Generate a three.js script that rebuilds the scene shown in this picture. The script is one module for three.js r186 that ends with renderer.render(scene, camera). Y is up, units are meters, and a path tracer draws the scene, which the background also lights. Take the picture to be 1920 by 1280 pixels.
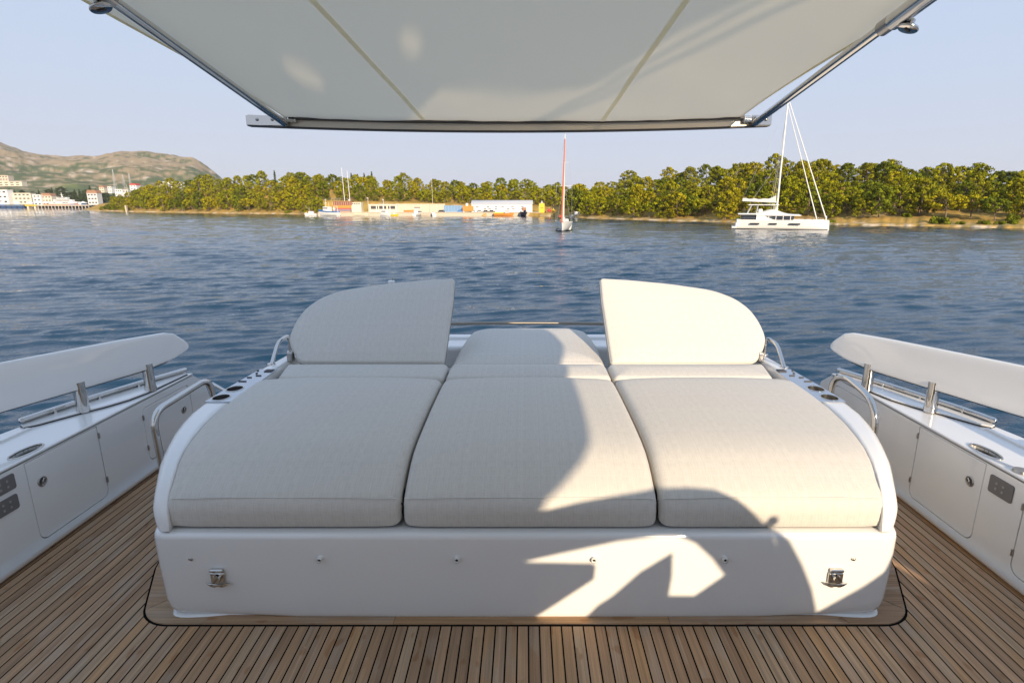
import * as THREE from 'three';
import { mergeGeometries, mergeVertices, toCreasedNormals } from 'three/addons/utils/BufferGeometryUtils.js';
import { RoundedBoxGeometry } from 'three/addons/geometries/RoundedBoxGeometry.js';
import { ImprovedNoise } from 'three/addons/math/ImprovedNoise.js';

// ---------------------------------------------------------------- camera, sky, sun, exposure
const scene = new THREE.Scene();
const EYE = 7.0, DECK = 5.25, PITCH = 0.24094;           // eye height above the water, flybridge deck height
const camera = new THREE.PerspectiveCamera(2 * Math.atan(656.67 / 1050) * 180 / Math.PI, 1.5, 0.05, 20000);
camera.position.set(0, EYE, 0);
camera.rotation.set(-PITCH, 0, 0);
camera.setViewOffset(1970, 1313.33, 0, 16.67, 1920, 1280);
camera.updateProjectionMatrix();
scene.add(camera);

const SKYH = 128, SKYW = 256, skyData = new Float32Array(SKYW * SKYH * 4);
for (let j = 0; j < SKYH; j++) {
  const el = ((j + 0.5) / SKYH - 0.5) * Math.PI, t = Math.max(0, Math.sin(el));
  const mix = (a, b, k) => a + (b - a) * k;
  const k1 = 1 - Math.exp(-t * 4.2), k2 = 1 - Math.exp(-t * 1.2);
  for (let i = 0; i < SKYW; i++) {
    const o = (j * SKYW + i) * 4;
    skyData[o] = mix(mix(0.452, 0.345, k1), 0.285, k2);
    skyData[o + 1] = mix(mix(0.463, 0.430, k1), 0.38, k2);
    skyData[o + 2] = mix(mix(0.503, 0.566, k1), 0.55, k2);
    skyData[o + 3] = 1;
  }
}
const sky = new THREE.DataTexture(skyData, SKYW, SKYH, THREE.RGBAFormat, THREE.FloatType);
sky.mapping = THREE.EquirectangularReflectionMapping;
sky.magFilter = THREE.LinearFilter; sky.minFilter = THREE.LinearFilter; sky.needsUpdate = true;
scene.background = sky; scene.environment = sky;

const AZ = 16 * Math.PI / 180, EL = 20 * Math.PI / 180;   // low evening sun, behind and to starboard
const sunDir = new THREE.Vector3(Math.sin(AZ) * Math.cos(EL), Math.sin(EL), Math.cos(AZ) * Math.cos(EL));
const sun = new THREE.DirectionalLight(new THREE.Color().setRGB(1.0, 0.80, 0.56), 4.0);
sun.position.copy(sunDir).multiplyScalar(60).add(new THREE.Vector3(0, 5, -2));
sun.target.position.set(0, 5, -2); scene.add(sun, sun.target);
sun.castShadow = true; sun.shadow.mapSize.set(4096, 4096); sun.shadow.radius = 1;
Object.assign(sun.shadow.camera, { left: -30, right: 30, top: 30, bottom: -30, near: 1, far: 400 });

const renderer = new THREE.WebGLRenderer({ antialias: true });
renderer.toneMapping = THREE.LinearToneMapping; renderer.toneMappingExposure = 1.6;
renderer.shadowMap.enabled = true;
scene.fog = new THREE.FogExp2(new THREE.Color().setRGB(0.78, 0.82, 0.95), 0.00005);

// ---------------------------------------------------------------- helpers
let seed = 7;
const rnd = () => { seed = (seed * 1664525 + 1013904223) >>> 0; return seed / 4294967296; };
const rr = (a, b) => a + (b - a) * rnd();
const N3 = new ImprovedNoise();
const fbm = (x, y, z = 0, o = 4) => { let s = 0, a = 0.5; for (let i = 0; i < o; i++) { s += a * N3.noise(x, y, z); x *= 2.03; y *= 2.03; z += 7.1; a *= 0.5; } return s; };
const clamp = (v, a = 0, b = 1) => Math.min(b, Math.max(a, v));
const smooth = (a, b, v) => { const t = clamp((v - a) / (b - a)); return t * t * (3 - 2 * t); };
const lerpTab = (tab, x) => { if (x <= tab[0][0]) return tab[0][1]; for (let i = 1; i < tab.length; i++) if (x <= tab[i][0]) { const [a, b] = [tab[i - 1], tab[i]]; return b[1] === a[1] ? a[1] : a[1] + (b[1] - a[1]) * (x - a[0]) / (b[0] - a[0]); } return tab[tab.length - 1][1]; };
const rgb = (r, g, b) => new THREE.Color().setRGB(r, g, b);
const mat = (r, g, b, roughness = 0.6, extra = {}) => new THREE.MeshPhysicalMaterial({ color: rgb(r, g, b), roughness, side: THREE.DoubleSide, ...extra });
const taken = {};
const numbered = n => { const k = taken[n] = (taken[n] ?? -1) + 1; return k ? `${n}_${String(k).padStart(3, '0')}` : n; };
const V = (x, y, z) => new THREE.Vector3(x, y, z);
function mesh(name, geo, m, parent) {
  const o = new THREE.Mesh(geo, m); o.name = parent ? name : numbered(name); o.castShadow = o.receiveShadow = true;
  (parent ?? scene).add(o); return o;
}
function tag(o, label, category, group) { o.userData.label = label; o.userData.category = category; if (group) o.userData.group = group; return o; }
function thing(name, label, category, group, pos) { const g = new THREE.Group(); g.name = numbered(name); if (pos) g.position.set(...pos); scene.add(g); return tag(g, label, category, group); }
function structure(o) { o.userData.kind = 'structure'; return o; }
const box = (w, h, d, x = 0, y = 0, z = 0) => new THREE.BoxGeometry(w, h, d).translate(x, y, z);
const rbox = (w, h, d, r, x = 0, y = 0, z = 0) => new RoundedBoxGeometry(w, h, d, 3, r).translate(x, y, z);
const cyl = (r0, r1, h, x = 0, y = 0, z = 0, n = 20) => new THREE.CylinderGeometry(r0, r1, h, n).translate(x, y, z);
const merge = list => mergeGeometries(list.map(g => { const n = g.index ? g.toNonIndexed() : g; for (const k of Object.keys(n.attributes)) if (!['position', 'normal', 'uv'].includes(k)) n.deleteAttribute(k); return n; }));
const tube = (pts, r, seg = 48, n = 12, tension = 0.5) => new THREE.TubeGeometry(new THREE.CatmullRomCurve3(pts.map(p => V(...p)), false, 'catmullrom', tension), seg, r, n, false);
function rod(a, b, r0, r1 = r0, n = 8) {      // tapered straight bar
  const A = V(...a), B = V(...b), d = B.clone().sub(A), g = new THREE.CylinderGeometry(r1, r0, d.length(), n);
  g.applyQuaternion(new THREE.Quaternion().setFromUnitVectors(V(0, 1, 0), d.normalize()));
  return g.translate((A.x + B.x) / 2 + 0, (a[1] + b[1]) / 2, (a[2] + b[2]) / 2);
}
// path with rounded bends
function bentTube(pts, r, bend = 0.05, n = 14) {
  const path = new THREE.CurvePath(), P = pts.map(p => V(...p)); let prev = P[0];
  for (let i = 1; i < P.length - 1; i++) {
    const a = P[i - 1].clone().sub(P[i]), b = P[i + 1].clone().sub(P[i]); const k = Math.min(bend, a.length() * 0.48, b.length() * 0.48);
    const s = P[i].clone().add(a.setLength(k)), e = P[i].clone().add(b.setLength(k));
    path.add(new THREE.LineCurve3(prev, s)); path.add(new THREE.QuadraticBezierCurve3(s, P[i], e)); prev = e;
  }
  path.add(new THREE.LineCurve3(prev, P[P.length - 1]));
  return new THREE.TubeGeometry(path, 26 * (pts.length - 1), r, n, false);
}
function grid(nu, nv, fn, uvfn) {
  const pos = [], uv = [], idx = [];
  for (let j = 0; j <= nv; j++) for (let i = 0; i <= nu; i++) { const p = fn(i / nu, j / nv, i, j); pos.push(p[0], p[1], p[2]); const t = uvfn ? uvfn(p, i / nu, j / nv) : [p[0], -p[2]]; uv.push(t[0], t[1]); }
  for (let j = 0; j < nv; j++) for (let i = 0; i < nu; i++) { const a = j * (nu + 1) + i, b = a + 1, c = a + nu + 1, d = c + 1; idx.push(a, b, d, a, d, c); }
  const g = new THREE.BufferGeometry(); g.setAttribute('position', new THREE.Float32BufferAttribute(pos, 3)); g.setAttribute('uv', new THREE.Float32BufferAttribute(uv, 2)); g.setIndex(idx); g.computeVertexNormals(); return g;
}
const shapeOf = pts => { const s = new THREE.Shape(); pts.forEach((p, i) => i ? s.lineTo(p[0], p[1]) : s.moveTo(p[0], p[1])); s.closePath(); return s; };
const rrect = (x0, y0, x1, y1, r, C = THREE.Path) => { const s = new C(); s.moveTo(x0 + r, y0); s.lineTo(x1 - r, y0); s.absarc(x1 - r, y0 + r, r, -Math.PI / 2, 0); s.lineTo(x1, y1 - r); s.absarc(x1 - r, y1 - r, r, 0, Math.PI / 2); s.lineTo(x0 + r, y1); s.absarc(x0 + r, y1 - r, r, Math.PI / 2, Math.PI); s.lineTo(x0, y0 + r); s.absarc(x0 + r, y0 + r, r, Math.PI, Math.PI * 1.5); return s; };
const extrude = (shape, depth, bevel = 0, seg = 2) => new THREE.ExtrudeGeometry(shape, { depth: depth - 2 * bevel, bevelEnabled: bevel > 0, bevelSize: bevel, bevelOffset: -bevel, bevelThickness: bevel, bevelSegments: seg, curveSegments: 12 }).translate(0, 0, bevel);

// textures ------------------------------------------------------------------
function dataTex(w, h, fn, srgb = true) {
  const d = new Uint8Array(w * h * 4);
  for (let j = 0; j < h; j++) for (let i = 0; i < w; i++) { const c = fn(i, j), o = (j * w + i) * 4; d[o] = c[0]; d[o + 1] = c[1]; d[o + 2] = c[2]; d[o + 3] = 255; }
  const t = new THREE.DataTexture(d, w, h); t.wrapS = t.wrapT = THREE.RepeatWrapping; t.magFilter = THREE.LinearFilter; t.minFilter = THREE.LinearMipmapLinearFilter; t.generateMipmaps = true; t.anisotropy = 8;
  if (srgb) t.colorSpace = THREE.SRGBColorSpace; t.needsUpdate = true; return t;
}
// woven outdoor fabric: heathered warp and weft threads, 0.24 m per repeat
const threadsX = [], threadsY = []; for (let i = 0; i < 256; i++) { threadsX.push(rr(-1, 1)); threadsY.push(rr(-1, 1)); }
const weave = dataTex(512, 512, (i, j) => {
  const over = ((i >> 1) + (j >> 1)) & 1, n = over ? threadsX[i >> 1] * 9 : threadsY[j >> 1] * 6, m = (rnd() - 0.5) * 10;
  const slub = 5 * N3.noise(i / 7, j / 90, 3) + 4 * N3.noise(i / 80, j / 6, 9), v = 209 + n + m + slub * 1.6 - (over ? 0 : 7);
  return [clamp(v, 0, 255), clamp(v - 4, 0, 255), clamp(v - 11, 0, 255)];
});
weave.repeat.set(1 / 0.24, 1 / 0.24);
const weaveBump = dataTex(256, 256, (i, j) => { const over = ((i >> 1) + (j >> 1)) & 1, v = 120 + (over ? 60 : 0) + (rnd() - 0.5) * 50; return [v, v, v]; }, false);
weaveBump.repeat.set(1 / 0.15, 1 / 0.15);
// teak grain: long streaks along v
function teakTex(k, base) {
  return dataTex(128, 1024, (i, j) => {
    const x = i / 128, y = j / 1024, g = N3.noise(x * 30 + k * 11, y * 3, k) * 0.5 + N3.noise(x * 70 + 5, y * 9, k * 3.1) * 0.4 + N3.noise(x * 8, y * 1.5, k * 5.7) * 0.5;
    const blot = smooth(0.12, 0.42, N3.noise(x * 1.7 + k * 3, y * 7, k * 2.3)), f = 1 + g * 0.22 + (rnd() - 0.5) * 0.09;
    const grey = [168, 150, 132], c = base.map((b, q) => clamp((b + (grey[q] - b) * blot * 0.5) * f, 0, 255));
    const stain = smooth(0.42, 0.62, N3.noise(x * 3 + 40 + k * 7, y * 16, k * 9.3)); return c.map((v, q) => v * (1 - stain * [0.08, 0.14, 0.2][q]));
  });
}
const teakBase = [[168, 136, 105], [174, 142, 111], [161, 131, 103], [168, 139, 111], [175, 140, 104], [153, 124, 97], [171, 145, 117]];
const teaks = teakBase.map((b, k) => { const t = teakTex(k + 1, b); t.repeat.set(1 / 0.14, 1 / 1.4); return new THREE.MeshPhysicalMaterial({ map: t, roughness: 0.72, specularIntensity: 0.45, bumpMap: t, bumpScale: 0.0006 }); });
const rip = dataTex(1024, 1024, (i, j) => {      // small ripples on the water, tiling
  const a = i / 1024 * Math.PI * 2, b = j / 1024 * Math.PI * 2, X = Math.cos(a), Y = Math.sin(a), Z = Math.cos(b), W = Math.sin(b);
  const n = (s, o) => N3.noise(X * s + o, Y * s + Z * s * 1.6, W * s * 1.6 + o * 2);
  const v = 128 + 105 * (0.5 * n(5, 1) + 0.35 * n(11, 4) + 0.3 * n(23, 9)); return [v, v, v];
}, false);
rip.repeat.set(1 / 9, 1 / 6.5);

const M = {
  gel: mat(0.80, 0.795, 0.78, 0.25, { clearcoat: 1, clearcoatRoughness: 0.04 }),
  fabric: new THREE.MeshPhysicalMaterial({ specularIntensity: 0.3, map: weave, color: rgb(1, 1, 1), roughness: 0.95, bumpMap: weaveBump, bumpScale: 0.0007, side: THREE.DoubleSide }),
  thread: mat(0.66, 0.64, 0.60, 0.9),
  chrome: mat(0.62, 0.605, 0.58, 0.08, { metalness: 1 }),
  satin: mat(0.42, 0.405, 0.385, 0.28, { metalness: 1 }),
  black: mat(0.012, 0.012, 0.013, 0.6),
  rubber: mat(0.004, 0.004, 0.004, 0.9, { specularIntensity: 0.2 }),
  dark: mat(0.05, 0.05, 0.055, 0.6),
  vent: mat(0.16, 0.15, 0.145, 0.55),
  ventDot: mat(0.3, 0.29, 0.28, 0.5),
  plastic: mat(0.78, 0.77, 0.73, 0.4),
  canvas: mat(0.84, 0.765, 0.60, 0.95, { transmission: 0.55, thickness: 0 }),
  canvasSeam: mat(0.90, 0.85, 0.64, 0.95, { transmission: 0.5, thickness: 0 }), bronze: mat(0.30, 0.27, 0.23, 0.3, { metalness: 1 }), barMetal: mat(0.52, 0.48, 0.40, 0.35, { metalness: 1 }),
  plate: mat(0.50, 0.54, 0.60, 0.14, { metalness: 0.85 }),
  white: mat(0.78, 0.78, 0.76, 0.4), whiteGloss: mat(0.8, 0.8, 0.78, 0.2), cream: mat(0.66, 0.60, 0.48, 0.8), stone: mat(0.55, 0.49, 0.40, 0.9),
  glass: mat(0.03, 0.035, 0.045, 0.08), terracotta: mat(0.34, 0.19, 0.12, 0.9), concrete: mat(0.48, 0.45, 0.40, 0.9),
  orange: mat(0.62, 0.25, 0.05, 0.6), yellow: mat(0.78, 0.52, 0.03, 0.6), blue: mat(0.05, 0.16, 0.42, 0.55), tarp: mat(0.19, 0.32, 0.50, 0.7), red: mat(0.5, 0.05, 0.04, 0.6),
  brown: mat(0.24, 0.09, 0.06, 0.7), violet: mat(0.25, 0.20, 0.24, 0.7), green: mat(0.10, 0.30, 0.20, 0.7), navy: mat(0.012, 0.018, 0.045, 0.5), pontoon: mat(0.03, 0.07, 0.17, 0.6), greyMetal: mat(0.45, 0.46, 0.48, 0.5), sailRed: mat(0.55, 0.13, 0.06, 0.75), wood: mat(0.30, 0.17, 0.08, 0.7), sailcloth: mat(0.62, 0.60, 0.56, 0.8), roofSheet: mat(0.60, 0.60, 0.60, 0.5), antifoul: mat(0.03, 0.035, 0.05, 0.7),
};

// ---------------------------------------------------------------- water
{
  const waves = []; for (let i = 0; i < 44; i++) { const L = 0.34 * Math.pow(1.085, i) * rr(0.92, 1.08), th = rr(-0.45, 0.45) + rr(-0.2, 0.2) + 0.15; waves.push([Math.sin(th) * 2 * Math.PI / L, Math.cos(th) * 2 * Math.PI / L, rr(0, 6.28), 0.0100 * Math.pow(L, 0.86) * rr(0.5, 1.3) * (1 + 1.15 * Math.exp(-Math.pow(Math.log(L / 1.3) / 0.5, 2))) * (L > 3 ? 0.55 : 1), L]); }
  const h = (x, z, step) => { const patch = 0.85 + 0.4 * N3.noise(x / 17, z / 11, 2) + 0.45 * N3.noise(x / 90, z / 60, 5); let y = 0; for (const [kx, kz, p, A, L] of waves) { const w = smooth(2.2, 4, L / step); if (w <= 0) continue; y += w * A * (1 - Math.abs(Math.sin((kx * x + kz * z + p) / 2)) * 2 + 0.27); } return y * clamp(patch, 0.25, 1.7); };
  const r0 = 9, r1 = 800, nr = 780, na = 760, a0 = -0.86, a1 = 0.86;
  const gr = grid(na, nr, (u, v) => { const r = r0 * Math.pow(r1 / r0, v), a = a0 + (a1 - a0) * u, x = Math.sin(a) * r, z = -Math.cos(a) * r; return [x, h(x, z, r * 0.005), z]; });
  const water = mat(0.003, 0.033, 0.070, 0.03, { ior: 1.33, bumpMap: rip, bumpScale: 0.03 });
  const sea = structure(mesh('sea', gr, water));
  const far = grid(64, 1, (u, v) => { const a = u * Math.PI * 2, r = v ? 16000 : 3; return [Math.sin(a) * r, -0.45, -Math.cos(a) * r]; });
  mesh('open_water', far, water, sea);
}

// ---------------------------------------------------------------- terrain of the far shore
// bearing: metres sideways per 1081 m ahead; d: metres ahead
const at = (b, d) => [(b - 985) * d / 1081, -d];
const hgt = (py, d) => EYE + d * Math.tan(Math.atan((640 - py) / 1050) - PITCH);
const SHORE = [[150, 620], [165, 600], [240, 520], [400, 440], [560, 395], [600, 345], [1000, 339], [1040, 330], [1090, 285], [1200, 252], [1380, 217], [1600, 190], [1920, 167], [2300, 150]];
const HILL = [[150, 4], [190, 7], [230, 9], [290, 16], [400, 20], [560, 20], [640, 17], [760, 15], [900, 11.5], [1060, 9], [1200, 14], [1400, 17], [1600, 16.5], [1750, 13], [1900, 10], [2300, 8]];
const shoreD = b => lerpTab(SHORE, b);
function ground(b, t) {             // height t metres inland of the waterline
  const yard = smooth(560, 600, b) * (1 - smooth(1030, 1075, b)), hh = lerpTab(HILL, b), s = shoreD(b);
  const wild = -0.6 + 1.3 * smooth(0, 3, t) + 1.0 * smooth(3, 14, t) + (hh - 1.7) * smooth(4, 75, t), flat = -0.6 + 2.4 * smooth(0, 0.4, t) + (hh * 0.42) * smooth(22, 32, t) + hh * 0.58 * smooth(32, 85, t);
  const n = fbm(b * s / 1081 / 9, t / 9, 3, 3) * 1.1 * smooth(0.5, 8, t);
  return wild * (1 - yard) + flat * yard + n * (1 - yard * (1 - smooth(20, 30, t)));
}
{
  const nu = 520, nv = 60, ts = []; for (let j = 0; j <= nv; j++) ts.push(-1 + 260 * Math.pow(j / nv, 2.2));
  const g = grid(nu, nv, (u, v, i, j) => { const b = 150 + (2300 - 150) * u, s = shoreD(b) + fbm(b * 0.05, 1.5, 0, 3) * 5, t = ts[j], [x, z] = at(b, s + t); const edge = smooth(150, 190, b); return [x, (ground(b, t) + 0.6) * edge - 0.6, z]; });
  const col = [], p = g.attributes.position;
  for (let k = 0; k < p.count; k++) {
    const x = p.getX(k), y = p.getY(k), z = p.getZ(k), n = fbm(x / 14, z / 14, 1), m = fbm(x / 3.5, z / 3.5, 8), rock = clamp(smooth(-0.1, 0.25, m) * (1 - smooth(0.5, 1.3, y)) + smooth(0.2, 0.32, n) * 0.35), grass = smooth(-0.05, 0.2, fbm(x / 7, z / 7, 20));
    const c = [0.42, 0.27, 0.075].map((v, q) => { const w = v + ([0.19, 0.18, 0.06][q] - v) * grass * 0.45; return (w + ([0.50, 0.42, 0.30][q] - w) * rock) * (1 + m * 0.4); }); col.push(...c);
  }
  g.setAttribute('color', new THREE.Float32BufferAttribute(col, 3));
  structure(mesh('wooded_shore', g, new THREE.MeshPhysicalMaterial({ vertexColors: true, roughness: 0.95, specularIntensity: 0.2 })));
}
// hills and the town's shore, far off to port
{
  const RIDGE = [[-400, 262], [-60, 262], [0, 269], [25, 276], [60, 288], [85, 293], [130, 297], [200, 298], [235, 291], [290, 289], [330, 295], [370, 303], [395, 318], [430, 346], [500, 372], [620, 384]];
  const nu = 300, nv = 90;
  const g = grid(nu, nv, (u, v) => {
    const b = -400 + 1020 * u, d = 1000 + 2900 * Math.pow(v, 1.1), [x, z] = at(b, d), top = hgt(lerpTab(RIDGE, b), 3500);
    const k = smooth(1250, 3500, d) * (1 - 0.5 * smooth(3500, 3900, d)), low = 1.2 + 26 * smooth(1020, 1500, d) * (1 - smooth(150, 300, b) * 0.6);
    const rel = fbm(x / 420, z / 420, 4, 5) * 95 * smooth(1400, 2300, d) * (1 - smooth(2900, 3500, d) * 0.88) + fbm(x / 60, z / 60, 9, 4) * 12 * smooth(1300, 2200, d);
    return [x, Math.max(low * smooth(990, 1004, d) - 1, (top - low) * k + low + rel * 0.8), z];
  });
  const col = [], p = g.attributes.position;
  for (let k = 0; k < p.count; k++) {
    const x = p.getX(k), y = p.getY(k), z = p.getZ(k), a = fbm(x / 300, y / 60, z / 300, 5), bnoise = fbm(x / 45, y / 22, z / 45 + 5, 4), rock = smooth(-0.16, 0.16, a * 0.6 + bnoise * 0.95 + (y - 140) / 600), pale = smooth(0.2, 0.4, bnoise), field = smooth(0.25, 0.32, fbm(x / 160, z / 260, 31, 2)) * (1 - smooth(60, 130, y));
    col.push(...[0, 1, 2].map(q => { let c = [0.105, 0.135, 0.06][q]; c += ([0.36, 0.27, 0.17][q] - c) * rock * 0.9; c += ([0.55, 0.48, 0.40][q] - c) * pale * 0.7; c += ([0.20, 0.24, 0.06][q] - c) * field * 0.6; return c * (1 + bnoise * 0.5); }));
  }
  g.setAttribute('color', new THREE.Float32BufferAttribute(col, 3));
  structure(mesh('hills', g, new THREE.MeshPhysicalMaterial({ vertexColors: true, roughness: 1, specularIntensity: 0.2 })));
}

// ---------------------------------------------------------------- trees
const leafMats = [[0.275, 0.275, 0.010], [0.220, 0.238, 0.010], [0.310, 0.282, 0.012], [0.140, 0.170, 0.012], [0.235, 0.235, 0.014]].map(c => new THREE.MeshPhysicalMaterial({ color: rgb(...c), vertexColors: true, roughness: 0.9, specularIntensity: 0.12, side: THREE.DoubleSide }));
const barkMat = mat(0.20, 0.15, 0.11, 0.95), darkLeaf = new THREE.MeshPhysicalMaterial({ specularIntensity: 0.15, color: rgb(0.05, 0.075, 0.02), vertexColors: true, roughness: 0.85, side: THREE.DoubleSide });
function leaves(clumps, per, size, flat = 0.75) {
  const pos = [], nor = [], col = [], idx = []; let k = 0;
  for (const [cx, cy, cz, R] of clumps) {
    const tint = rr(0.5, 1.35);
    for (let i = 0; i < per; i++) {
      const d = V(rr(-1, 1), rr(-1, 1), rr(-1, 1)); if (d.lengthSq() > 1 || d.lengthSq() < 0.05) { i--; continue; } d.normalize();
      const q = R * Math.pow(rnd(), 0.22) * rr(0.85, 1.12), c = V(cx + d.x * q, cy + d.y * q * flat, cz + d.z * q);
      const up = V(rr(-1, 1), rr(-0.5, 1), rr(-1, 1)).add(d).normalize(), s1 = V(0, 1, 0).cross(up); if (s1.lengthSq() < 1e-3) s1.set(1, 0, 0); s1.normalize(); const s2 = up.clone().cross(s1), a = rr(0, 6.28), sz = size * rr(0.6, 1.3);
      const e1 = s1.clone().multiplyScalar(Math.cos(a)).addScaledVector(s2, Math.sin(a)), e2 = s1.clone().multiplyScalar(-Math.sin(a)).addScaledVector(s2, Math.cos(a)), n = up.clone().add(d).normalize(), t = tint * rr(0.7, 1.3);
      for (const [u, v] of [[-1, -0.35], [0.2, -0.55], [1, 0.3], [-0.3, 0.6]]) { pos.push(c.x + (e1.x * u + e2.x * v) * sz, c.y + (e1.y * u + e2.y * v) * sz, c.z + (e1.z * u + e2.z * v) * sz); nor.push(n.x, n.y, n.z); col.push(t * rr(0.95, 1.1), t, t * 0.9); }
      idx.push(k, k + 1, k + 2, k, k + 2, k + 3); k += 4;
    }
  }
  const g = new THREE.BufferGeometry(); g.setAttribute('position', new THREE.Float32BufferAttribute(pos, 3)); g.setAttribute('normal', new THREE.Float32BufferAttribute(nor, 3)); g.setAttribute('color', new THREE.Float32BufferAttribute(col, 3)); g.setIndex(idx); return g;
}
const pines = [];
for (let k = 0; k < 9; k++) {                     // nine pines of about 12 m, uneven clumped crowns on leaning trunks
  const H = rr(9, 11.6), lean = k > 6 ? rr(2, 3) : rr(-1.8, 1.8), lean2 = rr(-1, 1), low = k > 7 ? rr(0.40, 0.46) : rr(0.08, 0.22), wide = rr(4.6, 6.8), clumps = [], limbs = [];
  limbs.push(new THREE.TubeGeometry(new THREE.CatmullRomCurve3([V(0, -1, 0), V(lean * 0.2, H * 0.25, lean2 * 0.2), V(lean * 0.7, H * 0.55, lean2 * 0.6), V(lean, H * 0.88, lean2)]), 8, 0.2, 6));
  for (let i = 0; i < 54; i++) {
    const f = Math.pow(i / 53, 0.8), y = H * (low + (0.93 - low) * f), rad = wide * Math.pow(Math.sin(Math.PI * (0.2 + 0.72 * f)), 0.7) * rr(0.45, 1), a = i * 2.4 + rr(-0.5, 0.5), R = rr(0.6, 1.4) * (1.1 - 0.2 * f);
    const x = lean * f + Math.cos(a) * rad * (f > 0.93 ? 0.55 : 0.85), z = lean2 * f + Math.sin(a) * rad * (f > 0.93 ? 0.55 : 0.85); clumps.push([x, y, z, R]);
    if (i % 4 === 0) limbs.push(rod([lean * f * 0.8, y - H * 0.12, lean2 * f * 0.8], [x, y, z], 0.09, 0.03, 5));
  }
  pines.push({ crown: leaves(clumps, 50, 0.32, 0.6), trunk: merge(limbs), leaf: leafMats[k % 5] });
}
function plant(name, label, category, group, x, y, z, s, turn, variant, sy = 1) {
  const t = thing(name, label, category, group, [x, y, z]); t.rotation.y = turn; t.scale.set(s, s * sy, s);
  mesh('trunk', variant.trunk, barkMat, t); mesh('crown', variant.crown, variant.leaf, t); return t;
}
const woods = [
  // [from, to, spacing in metres, rows of metres inland, where, group, size]
  [205, 600, 7.6, [9, 24, 44, 68], 'on the headland left of the boatyard', 'pines on the headland', [0.95, 1.32]],
  [545, 1085, 9.4, [37, 51, 68, 90], 'on the slope behind the boatyard', 'pines behind the boatyard', [0.78, 1.12]],
  [1080, 1375, 7.0, [9, 20, 33, 50, 68], 'between the red-masted sloop and the catamaran', 'pines between the two anchored yachts', [0.82, 1.12]],
  [1375, 1990, 7.2, [15, 26, 39, 54, 70], 'behind and right of the white catamaran', 'pines on the starboard shore', [0.82, 1.14]],
];
for (const [b0, b1, gap, rows, where, group, [s0, s1]] of woods) rows.forEach((t, ri) => {
  const rank = ri === 0 ? 'front row pine of the wood' : ri === rows.length - 1 ? 'skyline pine of the wood' : 'pine amid the wood';
  for (let b = b0 + ri * 3; b < b1;) {
    const s = shoreD(b), tt = t + rr(-4, 4), d = s + tt, step = gap * rr(0.72, 1.35) * (1 + ri * 0.01) * 1081 / d, y = ground(b, tt), [x, z] = at(b, d); const fade = smooth(200, 270, b);
    const sc = rr(s0, s1) * (0.55 + 0.45 * fade);
    plant('pine_tree', `${rank} ${where}`, 'tree', group, x, y - 0.4, z, sc, rr(0, 6.28), { ...pines[Math.floor(rnd() * (ri ? 7 : 9))], leaf: leafMats[Math.floor(rnd() * 5)] }, rr(0.8, 1.2)); b += step;
  }
});
const cypressV = (() => { const c = []; for (let i = 0; i < 14; i++) { const f = i / 13; c.push([rr(-0.15, 0.15), 1 + f * 11, rr(-0.15, 0.15), 0.25 + 0.95 * Math.sin(Math.PI * (0.15 + 0.8 * f))]); } return { crown: leaves(c, 50, 0.36, 1.2), trunk: rod([0, -1, 0], [0, 4, 0], 0.2, 0.12, 6), leaf: darkLeaf }; })();
for (const [b, py, d] of [[520, 318, 520], [662, 323, 500], [674, 325, 500], [686, 323, 500], [700, 320, 480], [754, 326, 480], [545, 326, 515]]) { const [x, z] = at(b, d), top = hgt(py, d); plant('cypress_tree', 'slim dark cypress standing above the pine skyline', 'tree', 'cypresses on the skyline', x, top - 13 * 0.9, z, 0.9, 0, cypressV); }
const bushV = (() => { const c = []; for (let i = 0; i < 9; i++) c.push([rr(-1.3, 1.3), rr(0.3, 1.0), rr(-1, 1), rr(0.5, 0.85)]); return { crown: leaves(c, 110, 0.17, 0.85), trunk: rod([0, -0.5, 0], [0, 0.8, 0], 0.08, 0.04, 5), leaf: leafMats[3] }; })();
for (const [b, t, s, lab] of [[1768, 6, 1.75, 'largest round green bush on the dry grass bank right of the catamaran'], [1810, 5, 0.8, 'small round bush just right of the largest bush on the bank'], [1853, 5, 1.0, 'mid-sized bush on the bank between the small bush and the right edge bushes'], [1885, 5, 0.9, 'left one of the bush pair at the right edge of the shore'], [1908, 6, 1.15, 'bush at the far right end of the grassy shore'], [1562, 5, 0.9, 'low bush just behind the catamaran bow'], [1705, 14, 1.0, 'bush at the foot of the pines left of the largest bank bush'], [1905, 13, 1.6, 'broad bush under the pines at the right edge'], [538, 4, 1.5, 'lone low bush on the pale bank left of the fishing boat'], [1395, 4, 1.3, 'low bush at the water just left of the catamaran stern']]) { const [x, z] = at(b, shoreD(b) + t); plant('bush', lab, 'bush', 'bushes along the shore', x, ground(b, t) - 0.1, z, s, b, bushV); }
for (const [b, t, s] of [[196, 12, 2.6], [207, 10, 2.9], [216, 14, 2.4], [236, 8, 2.0]]) { const [x, z] = at(b, shoreD(b) + t); plant('shrub', 'leafy green shrub on the rocky tip of the headland', 'bush', 'shrubs on the headland tip', x, ground(b, t) - 0.3, z, s, b, bushV); }
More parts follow.
